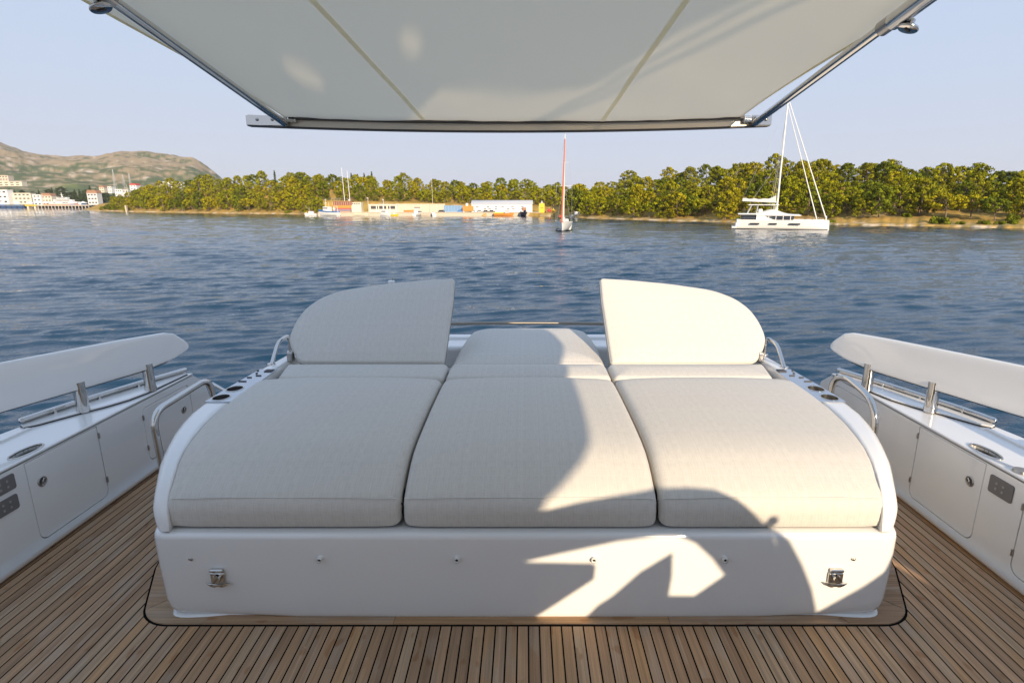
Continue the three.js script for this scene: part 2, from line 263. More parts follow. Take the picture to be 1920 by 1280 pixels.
// town trees
for (let i = 0; i < 30; i++) { const b = -30 + i * 7.6 + rr(-3, 3), d = rr(1062, 1098), [x, z] = at(b, d); plant('waterfront_tree', 'dark tree just behind the row of waterfront houses', 'tree', 'trees behind the waterfront row', x, 2.5, z, rr(1.2, 1.9), rr(0, 6), i % 4 ? { ...pines[i % 7], leaf: darkLeaf } : cypressV); }
for (let i = 0; i < 64; i++) { const b = rr(-60, 300), d = rr(1120, 1340), [x, z] = at(b, d); plant('town_tree', 'dark green tree behind the waterfront houses of the town', 'tree', 'trees behind the town waterfront', x, 2 + 26 * smooth(1020, 1500, d), z, rr(1.5, 2.3), rr(0, 6), i % 3 ? { ...pines[i % 7], leaf: darkLeaf } : cypressV); }

// ---------------------------------------------------------------- boats: a lofted hull, bow towards +x, waterline y = 0
function hull(L, B, free, o = {}) {
  const { bow = 0.25, stern = 0.8, sheer = 0.25, rake = 0.09, draft = 0.4, fine = 2.2 } = o;
  return grid(28, 14, (u, v) => {
    const s = u, half = B / 2 * Math.min(1, Math.pow(1 - Math.pow(s, fine), 0.75)) * (stern + (1 - stern) * smooth(0, 0.45, s)), a = v * 2 - 1, k = Math.abs(a);
    const top = free * (1 + sheer * (Math.pow(s, 2)) + 0.06 * (1 - s)), y = -draft + (top + draft) * Math.pow(k, 0.8), w = half * Math.pow(k, 0.34);
    return [-L / 2 + L * s * (1 - rake + rake * (y + draft) / (top + draft)), y, Math.sign(a) * w];
  });
}
function deckCap(L, B, free, o = {}) { const { stern = 0.8, sheer = 0.25, fine = 2.2 } = o; return grid(28, 2, (u, v) => { const half = B / 2 * Math.min(1, Math.pow(1 - Math.pow(u, fine), 0.75)) * (stern + (1 - stern) * smooth(0, 0.45, u)); return [-L / 2 + L * u, free * (1 + sheer * u * u + 0.06 * (1 - u)) - 0.08, (v * 2 - 1) * half * 0.98]; }); }
const transom = (B, free, stern) => new THREE.Shape([new THREE.Vector2(-B / 2 * stern, free * 1.06), new THREE.Vector2(B / 2 * stern, free * 1.06), new THREE.Vector2(B / 2 * stern * 0.8, 0), new THREE.Vector2(0, -0.4), new THREE.Vector2(-B / 2 * stern * 0.8, 0)]);
function boatHull(t, L, B, free, m, o = {}) { mesh('hull', hull(L, B, free, o), m, t); mesh('deck', deckCap(L, B, free, o), o.deck ?? M.white, t); mesh('transom', new THREE.ShapeGeometry(transom(B, free, o.stern ?? 0.8)).rotateY(-Math.PI / 2).translate(-L / 2 + 0.02, 0, 0), m, t); }
{ // sloop with red furled sail, bow to the camera
  const [x, z] = at(1059, 152), t = thing('sailing_sloop', 'white sailing sloop with a red furled headsail anchored bow-on in mid channel', 'sailboat', null, [x, 0, z - 3]); t.rotation.y = -Math.PI / 2 - 0.13;
  const L = 14.5, B = 5.4; boatHull(t, L, B, 2.0, M.whiteGloss, { stern: 0.75, sheer: 0.32, rake: 0.05, fine: 1.9 });
  mesh('boot_stripe', hull(L * 0.993, B * 0.99, 0.2, { stern: 0.75, sheer: 0, rake: 0.04, fine: 1.9 }).scale(1.006, 1, 1.02), M.antifoul, t);
  mesh('coachroof', rbox(5.6, 0.7, 2.4, 0.25, -0.6, 2.05, 0), M.whiteGloss, t);
  mesh('coachroof_window', box(3.6, 0.22, 2.44, -0.6, 2.1, 0), M.glass, t);
  mesh('spray_hood', rbox(1.4, 1.0, 2.3, 0.35, -3.6, 2.5, 0), M.sailcloth, t);
  const mast = mesh('mast', rod([0.6, 1.9, 0], [0.3, 24.6, 0], 0.15, 0.1, 10), M.white, t);
  mesh('spreader', merge([rod([0.5, 11.6, -2.1], [0.5, 11.6, 2.1], 0.05), rod([0.4, 17.6, -1.2], [0.4, 17.6, 1.2], 0.04)]), M.white, mast);
  mesh('masthead_light', cyl(0.07, 0.07, 0.5, 0.3, 24.8, 0, 8), M.greyMetal, mast);
  mesh('furled_headsail', rod([6.9, 2.3, 0], [0.7, 23.4, 0], 0.34, 0.12, 12), M.sailRed, t);
  mesh('sail_cover_stripe', rod([6.93, 2.5, -0.16], [2.4, 17.6, -0.1], 0.2, 0.12, 10), M.sailcloth, t);
  mesh('boom', rod([0.4, 3.2, 0], [-5.2, 3.3, 0], 0.22, 0.16), M.sailcloth, t);
  for (const s of [-1, 1]) { mesh('shroud', rod([-0.2, 1.9, 2.15 * s], [0.5, 11.6, 2.1 * s], 0.028, 0.028, 5), M.greyMetal, t); mesh('shroud', rod([0.5, 11.6, 2.1 * s], [0.3, 23.6, 0.1 * s], 0.022, 0.022, 5), M.greyMetal, t); mesh('shroud', rod([0.5, 1.9, 2.0 * s], [0.5, 11.2, 0.15 * s], 0.022, 0.022, 5), M.greyMetal, t); }
  mesh('backstay', rod([-7, 1.8, 0.6], [0.3, 24, 0], 0.02, 0.02, 5), M.greyMetal, t);
  const rail = []; for (const s of [-1, 1]) { for (let i = 0; i < 7; i++) { const px = 6.4 - i * 2; rail.push(rod([px, 1.8, s * (0.5 + 1.7 * smooth(6.6, 1, px))], [px, 2.6, s * (0.5 + 1.7 * smooth(6.6, 1, px))], 0.02, 0.02, 5)); } rail.push(tube([[6.9, 2.7, 0], [6.4, 2.6, 0.5 * s], [4, 2.55, 1.45 * s], [0, 2.5, 2.2 * s], [-6, 2.5, 1.9 * s]], 0.018, 30, 5)); }
  mesh('guard_rail', merge(rail), M.chrome, t);
  mesh('dodger_flag', box(0.02, 0.5, 0.7, -6.9, 3.6, 1.4), M.red, t);
}
{ // catamaran
  const [x, z] = at(1467, 166), t = thing('sailing_catamaran', 'large white sailing catamaran with tall mast moored before the pine shore', 'catamaran', null, [x, 0, z]); t.rotation.y = -0.33;
  const L = 24, ho = { stern: 0.75, sheer: 0.05, rake: -0.01, fine: 3.5, draft: 0.5 };
  for (const s of [1, -1]) {
    const h = mesh('hull', hull(L, 3.0, 2.5, ho).translate(0, 0, 4.3 * s), M.whiteGloss, t); mesh('deck', deckCap(L, 3.0, 2.5, ho).translate(0, 0, 4.3 * s), M.white, h);
    mesh('boot_stripe', hull(L * 0.995, 3.02, 0.16, { ...ho, sheer: 0 }).translate(0, 0, 4.3 * s), M.antifoul, h);
    mesh('stern_steps', merge([rbox(1.5, 0.5, 2.2, 0.1, -L / 2 - 0.5, 0.45, 4.3 * s), rbox(1.0, 1.2, 2.2, 0.2, -L / 2 + 0.2, 1.1, 4.3 * s)]), M.whiteGloss, h);
    for (const [px, w] of [[-7.2, 2.5], [-2.4, 2.1], [3.2, 2.9]]) mesh('hull_window', box(w, 0.42, 0.06, px, 1.5, 5.78 * s), M.glass, h);
  }
  mesh('bridge_deck', rbox(17, 1.0, 8.6, 0.25, -2.5, 1.9, 0), M.whiteGloss, t);
  mesh('cross_beam', rod([11, 2.3, -4.3], [11, 2.3, 4.3], 0.16), M.greyMetal, t);
  mesh('salon_glass', rbox(9.4, 1.25, 7.8, 0.3, 0.0, 3.15, 0), M.glass, t);
  for (let i = 0; i < 5; i++) for (const s of [-1, 1]) mesh('window_pillar', box(0.16, 1.2, 0.1, -3.8 + i * 1.9, 3.15, 3.92 * s), M.whiteGloss, t);
  mesh('side_fairing', merge([1, -1].map(s => extrude(shapeOf([[-5.2, 2.4], [-5.2, 4.0], [-3.6, 3.9], [-2.0, 3.2], [-0.8, 2.7], [1.2, 2.4]]), 0.16).translate(0, 0, s * 4 - 0.08))), M.whiteGloss, t);
  mesh('coachroof', grid(24, 10, (u, v) => { const px = -5.2 + 11.6 * u, w = 4.3 * (1 - 0.25 * smooth(0.6, 1, u)), zz = (v * 2 - 1) * w; return [px, 3.85 + (1.25 * Math.exp(-Math.pow((px + 1) / 2.9, 2)) + 0.25 + 0.25 * (1 - u)) * (1 - Math.pow(Math.abs(v * 2 - 1), 4)), zz]; }), M.whiteGloss, t);
  mesh('roof_lip', rbox(11.7, 0.24, 8.7, 0.1, 0.6, 3.82, 0), M.whiteGloss, t);
  mesh('cockpit_roof', rbox(5.2, 0.35, 8.2, 0.15, -7.6, 4.15, 0), M.whiteGloss, t);
  mesh('cockpit_glass', box(4.2, 1.6, 7.2, -7.2, 3.2, 0), M.glass, t);
  for (const s of [-1, 1]) { mesh('fly_post', rod([-7.6, 4.3, 2.6 * s], [-6.6, 6.6, 2.5 * s], 0.08), M.white, t); mesh('fly_post', rod([-5.2, 4.3, 2.6 * s], [-4.9, 6.6, 2.5 * s], 0.08), M.white, t); mesh('fly_post', rod([-0.2, 4.9, 2.2 * s], [-0.4, 6.6, 2.2 * s], 0.08), M.white, t); }
  mesh('bimini_roof', rbox(8.2, 0.26, 6.2, 0.12, -3.5, 6.72, 0), M.whiteGloss, t);
  mesh('helm_seat', rbox(1.1, 1.3, 3.0, 0.2, -4.1, 4.9, 0), M.white, t);
  mesh('radome', new THREE.SphereGeometry(0.32, 14, 10).translate(0.2, 5.4, 1), M.white, t);
  const mast = mesh('mast', rod([0.3, 5.0, 0], [0.3, 35, 0], 0.26, 0.17, 12), M.white, t);
  mesh('spreader', merge([rod([0.2, 13.5, -1.9], [0.2, 13.5, 1.9], 0.06), rod([0.2, 20.5, -1.6], [0.2, 20.5, 1.6], 0.05), rod([0.2, 27.5, -1.2], [0.2, 27.5, 1.2], 0.05)]), M.white, mast);
  mesh('boom', rod([0.0, 7.5, 0], [-9.4, 7.9, 0], 0.24, 0.2), M.sailcloth, t);
  mesh('sail_bag', grid(24, 8, (u, v) => { const px = -0.2 - 9.0 * u, top = 8.4 + 1.2 * Math.pow(1 - u, 6) + 0.1 * Math.sin(u * 22), a = v * Math.PI; return [px, 7.4 + 0.4 * u + (top - 7.6) * Math.sin(a), Math.cos(a) * 0.42]; }), M.sailcloth, t);
  mesh('furled_genoa', rod([13.4, 2.9, 0], [0.6, 34.6, 0], 0.16, 0.1, 10), M.white, t);
  mesh('furled_staysail', rod([11.0, 2.8, 0], [0.5, 33.2, 0], 0.15, 0.08, 10), M.white, t);
  for (const s of [-1, 1]) { mesh('shroud', rod([-1.6, 2.6, 4.4 * s], [0.2, 30, 0.2 * s], 0.03, 0.03, 5), M.greyMetal, t); mesh('shroud', rod([-1.2, 2.6, 4.4 * s], [0.2, 20.5, 1.6 * s], 0.02, 0.02, 5), M.greyMetal, t); mesh('lazy_jack', rod([0.1, 19, 0.1 * s], [-6.5, 8.2, 0.4 * s], 0.018, 0.018, 5), M.greyMetal, t); mesh('topping_lift', rod([0.1, 33, 0.1 * s], [-9.3, 8.1, 0.1 * s], 0.016, 0.016, 5), M.greyMetal, t); }
  mesh('bow_seat', box(0.3, 1.3, 0.3, 11.2, 3.1, 4.0), M.white, t);
  const rail = []; for (const s of [-1, 1]) { rail.push(tube([[-11, 3.1, 5.4 * s], [0, 3.2, 5.6 * s], [8, 3.2, 5.2 * s], [11.4, 3.2, 4.4 * s]], 0.02, 30, 5)); for (let i = 0; i < 9; i++) rail.push(rod([-10 + i * 2.5, 2.5, 5.4 * s - (i > 7 ? 0.6 * s : 0)], [-10 + i * 2.5, 3.15, 5.4 * s - (i > 7 ? 0.6 * s : 0)], 0.02, 0.02, 5)); }
  mesh('guard_rail', merge(rail), M.chrome, t);
  for (const c of t.children) if (!['hull', 'bridge_deck', 'cross_beam', 'bow_seat', 'guard_rail'].includes(c.name)) c.position.x -= 1.6;
}
// ---------------------------------------------------------------- boatyard
const yardD = 345, mpp = yardD / 1081;                              // metres across per unit of bearing at the quay
{
  const [x0] = at(600, yardD), [x1] = at(1012, yardD), q = structure(mesh('quay', rbox(x1 - x0, 3.0, 26, 0.1, (x0 + x1) / 2, 0.45, -yardD - 13 + 5), M.stone));
  const cap = []; for (let i = 0; i < 16; i++) { const w = (x1 - x0) / 16; mesh('cap_stone', box(w - 0.12, 0.3, 1.6, x0 + w * (i + 0.5), 2.1, -yardD + 4.6), M.cream, q); }
}
function yardBox(name, label, category, b0, b1, p0, p1, d, depth, m, extra) { // a block standing between two bearings
  const [x0, z] = at(b0, d), [x1] = at(b1, d), y1 = hgt(p0, d), y0 = Math.min(y1 - 0.3, hgt(p1, d)), t = thing(name, label, category, extra?.group, [(x0 + x1) / 2, y0, z]);
  const w = x1 - x0, h = y1 - y0; if (m) mesh(extra?.body ?? 'body', rbox(w, h, depth, Math.min(0.08, h / 4), 0, h / 2, -depth / 2), m, t); return { t, w, h };
}
{ // white shed
  const { t, w, h } = yardBox('boat_shed', 'long white boatyard shed with small windows and pale metal roof', 'building', 884, 998, 383, 401, 352, 11, M.white, { body: 'wall' });
  mesh('roof', grid(1, 2, (u, v) => [(u - 0.5) * (w + 0.8), h + [0.05, 2.5, 0.05][Math.round(v * 2)], [0.5, -5.5, -11.5][Math.round(v * 2)]]), M.roofSheet, t); mesh('gable', merge([-1, 1].map(s => new THREE.ShapeGeometry(shapeOf([[0.2, h - 0.1], [-5.5, h + 2.4], [-11.2, h - 0.1]])).rotateY(-Math.PI / 2).translate(s * w / 2, 0, 0))), M.white, t);
  for (const [px, py] of [[-15, 4.6], [-8.5, 4.6], [-3.6, 4.6], [0.4, 4.6], [6.5, 4.6], [12.5, 4.6], [-10.5, 3.2], [-7.6, 3.2], [-3.6, 3.2], [4, 3.2], [7, 3.2], [12.5, 3.2]]) for (const dx of [-0.42, 0.42]) { const win = mesh('window', box(0.7, 0.5, 0.08, px + dx, py * h / 6, 0.05), M.glass, t); mesh('frame', box(0.8, 0.08, 0.12, px + dx, py * h / 6 - 0.3, 0.06), M.white, win); }
  for (const px of [-9.5, 1.5, 9]) mesh('sliding_door', box(3.4, h * 0.45, 0.1, px, h * 0.225, 0.06), M.whiteGloss, t);
  mesh('door', box(1.0, 2.4, 0.1, -w / 2 + 1.6, 1.2, 0.06), M.tarp, t);
  for (const px of [-w / 4, w * 0.05, w * 0.3]) mesh('downpipe', cyl(0.07, 0.07, h, px, h / 2, 0.08, 8), M.roofSheet, t);
}
{ const { t, w, h } = yardBox('silo_tower', 'tall yellow cement silo beside the white shed', 'silo', 1011, 1021, 381, 400, 346, 3, M.yellow); mesh('dust_filter', merge([cyl(0.5, 0.9, 0.8, 0, h + 0.4, -1.5), cyl(0.45, 0.45, 0.7, 0, h + 1.1, -1.5)]), M.greyMetal, t); mesh('black_band', box(w * 0.5, 0.25, 0.05, 0, h * 0.55, 0.03), M.black, t); mesh('ladder', merge([rod([-w / 2 - 0.4, 0, 0], [-w / 2 - 0.1, h, 0], 0.06), rod([-w / 2 - 0.9, 0, 0], [-w / 2 - 0.1, h, -0.6], 0.06)]), M.greyMetal, t); }
{ const { t, w, h } = yardBox('shipping_container', 'orange container raised on pale legs in the boatyard', 'container', 867, 887, 386, 395.5, 344, 2.6, M.orange); for (const s of [-1, 1]) mesh('leg', box(0.6, 1.8, 2.2, s * w * 0.4, -0.9, -1.3), M.cream, t); mesh('roof_box', rbox(1.4, 1.6, 1.2, 0.1, -0.6, h + 0.8, -1.2), M.white, t); mesh('corrugation', merge([...Array(9)].map((_, i) => box(0.12, h * 0.85, 0.06, -w * 0.42 + i * w * 0.105, h / 2, 0.03))), M.orange, t); }
{ const { t, w, h } = yardBox('tarp_fence', 'light blue tarpaulin screen on posts behind the quay', 'fence', 832, 868, 385, 400, 349, 0.12, null); mesh('tarpaulin', grid(40, 6, (u, v) => [(u - 0.5) * w, v * h, 0.12 * Math.sin(u * 40) * (0.4 + 0.6 * v)]), M.tarp, t); for (let i = 0; i < 6; i++) mesh('post', cyl(0.06, 0.06, h + 0.3, (i / 5 - 0.5) * w, h / 2, -0.15, 6), M.greyMetal, t); }
{ const { t, w, h } = yardBox('tent', 'dark blue peaked tent beside the orange container', 'tent', 857, 867, 392, 400, 343, 2.4, null); mesh('canvas', extrude(shapeOf([[-w / 2, 0], [w / 2, 0], [w / 2, h * 0.55], [0, h], [-w / 2, h * 0.55]]), 2.4).translate(0, 0, -2.4), M.blue, t); mesh('pole', rod([0, 0, 0.05], [0, h + 0.2, 0.05], 0.05), M.greyMetal, t); }
{ const { t, w, h } = yardBox('quay_wall', 'pale retaining wall along the back of the quay', 'wall', 744, 834, 383, 401, 356, 0.8, M.stone); for (let i = 0; i < 7; i++) mesh('pilaster', box(0.5, h, 0.25, (i / 6 - 0.5) * w * 0.96, h / 2, 0.12), M.cream, t); mesh('coping', box(w + 0.2, 0.3, 1.1, 0, h + 0.15, -0.4), M.cream, t); }
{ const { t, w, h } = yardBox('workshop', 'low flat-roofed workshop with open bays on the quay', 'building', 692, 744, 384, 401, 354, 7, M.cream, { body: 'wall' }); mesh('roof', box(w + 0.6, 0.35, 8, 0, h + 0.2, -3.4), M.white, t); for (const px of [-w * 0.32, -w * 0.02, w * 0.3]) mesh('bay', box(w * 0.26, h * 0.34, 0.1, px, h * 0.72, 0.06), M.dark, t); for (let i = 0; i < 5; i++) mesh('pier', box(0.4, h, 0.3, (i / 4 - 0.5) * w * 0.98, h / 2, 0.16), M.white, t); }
{ // tour boat with coloured bands
  const { t, w, h } = yardBox('tour_boat', 'tall orange and brown banded excursion boat at the quay beside the fishing boat', 'boat', 622, 657, 377, 403, 350, 5, null);
  const bands = [[0, 0.24, M.orange, 'lower_band'], [0.24, 0.44, M.violet, 'window_band'], [0.44, 0.50, M.red, 'rubbing_band'], [0.5, 0.70, M.orange, 'upper_band'], [0.7, 0.97, M.brown, 'railing_band']];
  for (const [a, b, m, n] of bands) mesh(n, box(w * (0.9 + b * 0.08), h * (b - a) - 0.02, 5, 0.1 * a * w, h * (a + b) / 2, -2.5), m, t);
  for (let i = 0; i < 9; i++) mesh('rail_post', box(0.12, h * 0.24, 0.1, (i / 8 - 0.5) * w * 0.94, h * 0.83, 0.08), M.cream, t);
  mesh('stern_house', rbox(6.0, h * 0.72, 4.4, 0.2, w / 2 + 3.2, h * 0.55, -2.5), M.cream, t); for (let i = 0; i < 4; i++) mesh('house_window', box(0.8, 0.6, 0.06, w / 2 + 1.2 + i * 1.3, h * 0.82, -0.27), M.glass, t);
  mesh('top_deck', box(w * 1.02, 0.25, 5.4, 0, h, -2.5), M.wood, t);
  const rl = []; for (let i = 0; i < 8; i++) rl.push(rod([(i / 7 - 0.5) * w, h, 0], [(i / 7 - 0.5) * w, h + 1.6, 0], 0.04)); rl.push(rod([-w / 2, h + 1.6, 0], [w / 2, h + 1.6, 0], 0.04)); mesh('top_rail', merge(rl), M.greyMetal, t);
  for (const [bb, py] of [[643, 314], [653, 320]]) { const xx = (bb - 639.5) * 350 / 1081; mesh('mast', rod([xx + 0.5, h, -2], [xx, hgt(py, 352) - hgt(403, 350), -2], 0.2, 0.12), M.white, t); }
  mesh('radar_dome', new THREE.SphereGeometry(0.55, 12, 8).translate(w * 0.42, h + 0.5, -0.6), M.white, t);
}
function smallBoat(name, label, b, d, L, B, free, turn, m, parts = []) { const [x, z] = at(b, d), t = thing(name, label, 'boat', 'boats moored along the quay', [x, 0, z]); t.rotation.y = turn; boatHull(t, L, B, free, m, { stern: 0.85, sheer: 0.35 }); for (const [n, g, mm] of parts) mesh(n, g, mm, t); return t; }
smallBoat('fishing_boat', 'white fishing trawler with a blue bow band moored at the quay', 614, 338, 14, 4.6, 2.0, Math.PI - 0.35, M.whiteGloss, [['blue_band', hull(14.05, 4.66, 2.9, { stern: 0.8, sheer: 0.45 }).translate(0.05, -0.35, 0).scale(1, 1, 1.005), M.blue], ['lower_hull', hull(14.2, 4.74, 1.25, { stern: 0.85, sheer: 0.25 }), M.whiteGloss], ['wheelhouse', rbox(4.2, 2.6, 3, 0.2, 0.6, 4.0, 0), M.white], ['wheelhouse_window', box(3.6, 0.6, 3.04, 0.9, 4.5, 0), M.glass], ['mast', merge([rod([1.4, 5, 0], [1.4, 10, 0], 0.14, 0.08), rod([-0.8, 5, 0], [-0.8, 8, 0], 0.08), box(0.9, 0.3, 0.9, 1.4, 7.4, 0), box(1.3, 0.15, 0.3, 1.4, 9.2, 0)]), M.white], ['gantry', merge([rod([-5.6, 2, -1.7], [-5.4, 5.6, -1.4], 0.12), rod([-5.6, 2, 1.7], [-5.4, 5.6, 1.4], 0.12), rod([-5.4, 5.6, -1.5], [-5.4, 5.6, 1.5], 0.12)]), M.white], ['life_raft', new THREE.SphereGeometry(0.75, 12, 8).translate(-3.4, 4.2, 1.2), M.white]]);
smallBoat('motor_launch', 'small white launch left of the fishing trawler', 580, 340, 7.5, 2.6, 1.3, Math.PI, M.whiteGloss, [['cabin', rbox(2.8, 1.6, 1.9, 0.2, -0.6, 1.9, 0), M.white], ['mast', merge([rod([0.4, 2, 0], [0.4, 5.2, 0], 0.07), rod([0.4, 3.4, 0], [3.0, 6.4, 0], 0.05)]), M.greyMetal]]);
smallBoat('cabin_boat', 'white cabin cruiser moored before the workshop', 722, 338, 8.2, 3.0, 1.5, -0.5, M.whiteGloss, [['cabin', rbox(4, 1.9, 2.4, 0.3, -0.8, 2.4, 0), M.white], ['cabin_window', box(3.4, 0.5, 2.44, -0.6, 2.7, 0), M.glass]]);
smallBoat('tender', 'small yellow tender beside the cabin cruiser', 738, 339, 5, 2, 0.9, 0.3, M.yellow, [['console', rbox(1, 0.9, 0.8, 0.1, 0, 1.3, 0), M.white]]);
smallBoat('work_skiff', 'low stone-coloured workboat under the workshop front', 676, 339, 9, 3, 1.2, 0.1, M.cream, [['shelter', merge([box(3.6, 0.2, 2.4, 0, 3.0, 0), rod([-1.6, 1, 1], [-1.6, 3, 1], 0.06), rod([1.6, 1, 1], [1.6, 3, 1], 0.06)]), M.stone]]);
smallBoat('flybridge_boat', 'motor cruiser with dark window bands moored at mid quay', 783, 338, 8.6, 3.0, 1.4, 1.2, M.whiteGloss, [['cabin', rbox(4.4, 1.8, 2.6, 0.3, -0.4, 2.3, 0), M.white], ['dark_glass', box(4.0, 0.6, 2.64, -0.2, 2.6, 0), M.glass], ['top_deck', rbox(3.2, 0.7, 2.4, 0.2, -0.8, 4.0, 0), M.white], ['top_glass', box(2.8, 0.4, 2.44, -0.8, 4.9, 0), M.glass]]);
smallBoat('moored_sailboat', 'small white sailboat with a bare pale mast at mid quay', 811, 338, 8.6, 2.9, 1.3, 1.9, M.whiteGloss, [['mast', rod([0, 1.2, 0], [0, 22, 0], 0.13, 0.08), M.cream], ['coachroof', rbox(3, 0.6, 1.8, 0.2, 0, 1.7, 0), M.white], ['boom', rod([0, 2.6, 0], [-3.6, 2.7, 0], 0.12), M.sailcloth]]);
smallBoat('dinghy_stack', 'low pale skiff between the cruiser and the moored sailboat', 797, 339, 5, 2, 1.0, 0.2, M.stone, [['cover', rbox(3, 0.5, 1.6, 0.2, 0, 1.3, 0), M.concrete]]);
smallBoat('dredger', 'orange and yellow work barge moored before the white shed', 945, 337, 12, 3.6, 1.5, 0.05, M.orange, [['deck_house', rbox(2.6, 2.2, 2.2, 0.15, 1.6, 2.6, 0), M.greyMetal], ['yellow_deck', rbox(6, 0.8, 2.8, 0.15, -3.2, 1.7, 0), M.yellow], ['crane_arm', merge([rod([2.8, 2, 0], [3.2, 4.8, 0], 0.14), rod([3.2, 4.8, 0], [0.6, 4.4, 0], 0.1)]), M.greyMetal]]);
smallBoat('tug', 'black-hulled tug with pale wheelhouse at the end of the quay', 983, 334, 6.4, 4.6, 2.6, -1.45, M.navy, [['bulwark', rbox(5.4, 0.5, 4.4, 0.15, -0.3, 2.8, 0), M.white], ['wheelhouse', rbox(2.2, 2.2, 2.4, 0.2, -0.6, 3.9, 0), M.terracotta], ['mast', rod([-0.6, 5, 0], [-0.6, 6.6, 0], 0.08), M.white]]);
{ const [x, z] = at(766, 344), t = thing('stored_boat', 'orange open boat stored ashore on the quay', 'boat', null, [x, 2.4, z]); boatHull(t, 6.2, 2.2, 0.9, M.orange, { deck: M.dark }); mesh('cradle', merge([box(0.3, 0.7, 1.8, -1.5, -0.3, 0), box(0.3, 0.7, 1.8, 1.5, -0.3, 0)]), M.wood, t); }
{ const [x, z] = at(1086, 300), t = thing('moored_motorboat', 'grey motorboat half hidden behind the red-masted sloop', 'boat', null, [x, 0, z]); t.rotation.y = 0.2; boatHull(t, 9, 3, 1.4, M.roofSheet); mesh('cabin', rbox(3.6, 1.7, 2.2, 0.2, -0.6, 2.2, 0), M.white, t); }
for (const [b, s, m, lab] of [[1030, 1, M.red, 'red buoy float lying ashore right of the silo'], [1038, 1, M.yellow, 'yellow buoy float lying ashore right of the silo']]) { const [x, z] = at(b, 342), t = thing('buoy', lab, 'buoy', null, [x, ground(b, 3) + 0.5, z]); mesh('float', new THREE.LatheGeometry([[0.01, 0], [1.0, 0.1], [1.25, 0.6], [1.0, 1.2], [0.3, 1.5], [0.25, 2.0], [0.01, 2.05]].map(p => new THREE.Vector2(...p)), 16), m, t); mesh('ring', new THREE.TorusGeometry(0.3, 0.06, 6, 14).translate(0, 2.2, 0), M.greyMetal, t); }
{ const { t, w, h } = yardBox('crate_pile', 'brown timber hut beside the yellow silo', 'hut', 1024, 1034, 391, 400, 350, 2.6, M.wood); mesh('lid', box(w + 0.3, 0.2, 3, 0, h + 0.1, -1.3), M.brown, t); }
for (const [b, py] of [[690, 371], [719, 374]]) { const [x, z] = at(b, 351), top = hgt(py, 351), t = thing('quay_lamp', b < 700 ? 'white lamp post rising behind the workboat' : 'white lamp post rising behind the cabin cruiser', 'lamp post', null, [x, 1.8, z]); mesh('pole', cyl(0.08, 0.12, top - 1.8, 0, (top - 1.8) / 2, 0, 8), M.white, t); mesh('lamp_head', rbox(0.9, 0.35, 0.6, 0.1, -0.2, top - 1.8, 0), M.white, t); }
for (const [i, b] of [[0, 827], [1, 899], [2, 911], [3, 922]]) { const [x, z] = at(b, 343), t = thing('parked_car', ['dark car parked left of the blue tarpaulin', 'dark grey car parked before the shed left end', 'black car parked before the shed', 'dark van parked before the shed door'][i], 'car', 'cars parked on the quay', [x, 1.95, z]); mesh('body', rbox(4.2, 0.75, 1.7, 0.2, 0, 0.6, 0), i === 1 ? M.greyMetal : M.dark, t); mesh('cabin', rbox(2.2, 0.6, 1.5, 0.2, -0.2, 1.2, 0), M.glass, t); for (const sx of [-1.3, 1.3]) for (const sz of [-0.8, 0.8]) mesh('wheel', new THREE.CylinderGeometry(0.32, 0.32, 0.2, 14).rotateX(Math.PI / 2).translate(sx, 0.32, sz), M.black, t); }
// ---------------------------------------------------------------- town on the far left
const TD = 1010;
{ const [x0] = at(-80, TD), [x1] = at(172, TD), p = structure(mesh('town_quay', box(x1 - x0, 4, 60, (x0 + x1) / 2, 0.2, -TD - 24), M.concrete)); }
const houses = [
  ['white cube building at the far left edge of the waterfront', -12, 17, 356, 380, 1030, M.white, 3, null], ['long cream house with dark windows left on the waterfront', 19, 60, 362, 380, 1040, M.cream, 5, null],
  ['small cream house right of the long cream house', 63, 78, 365, 383, 1025, M.white, 2, null], ['low pinkish house behind the motor yacht', 79, 98, 367, 382, 1030, M.cream, 3, M.terracotta],
  ['pale upper building on the slope at the far left', 2, 25, 329, 341, 1130, M.stone, 4, null], ['long white terrace building below the upper building', -20, 48, 340.5, 346, 1110, M.cream, 6, null],
  ['grey-white house with terracotta roof left of the headland', 165, 184, 362, 381, 1030, M.roofSheet, 3, M.terracotta], ['white industrial roof above the headland pines', 303, 345, 341, 349, 1150, M.white, 5, null],
  ['small white house among trees behind the headland', 206, 213, 350, 359, 1120, M.white, 2, null], ['white block under the lattice pylon', 219, 232, 355, 365, 1060, M.white, 3, null], ['white shed left of the red roofed sign building', 233, 243, 356, 366, 1060, M.roofSheet, 2, null], ['red and white fuel store building behind the headland', 248, 260, 347, 354, 1070, M.white, 2, M.red], ['tiny white house above the town trees', 190, 199, 351, 358, 1130, M.cream, 2, M.terracotta]];
for (const [label, b0, b1, p0, p1, d, m, nw, roof] of houses) {
  const { t, w, h } = yardBox('town_house', label, 'building', b0, b1, p0, p1 + 3, d, 12, m, { body: 'wall', group: 'buildings of the town' });
  mesh('roof', roof ? extrude(shapeOf([[-w / 2 - 0.6, 0], [w / 2 + 0.6, 0], [w / 2 - 2, h * 0.22 + 1], [-w / 2 + 2, h * 0.22 + 1]]), 12.6).translate(0, h, -12.3) : box(w + 0.5, 0.5, 12.5, 0, h + 0.2, -6), roof ?? m, t);
  const rows = h > 14 ? 3 : h > 8 ? 2 : 1; for (let r = 0; r < rows; r++) for (let i = 0; i < nw; i++) mesh('window', box(w / nw * 0.5, h / rows * 0.32, 0.3, ((i + 0.5) / nw - 0.5) * w * 0.92, h * (r + 0.6) / rows, 0.1), M.glass, t);
}
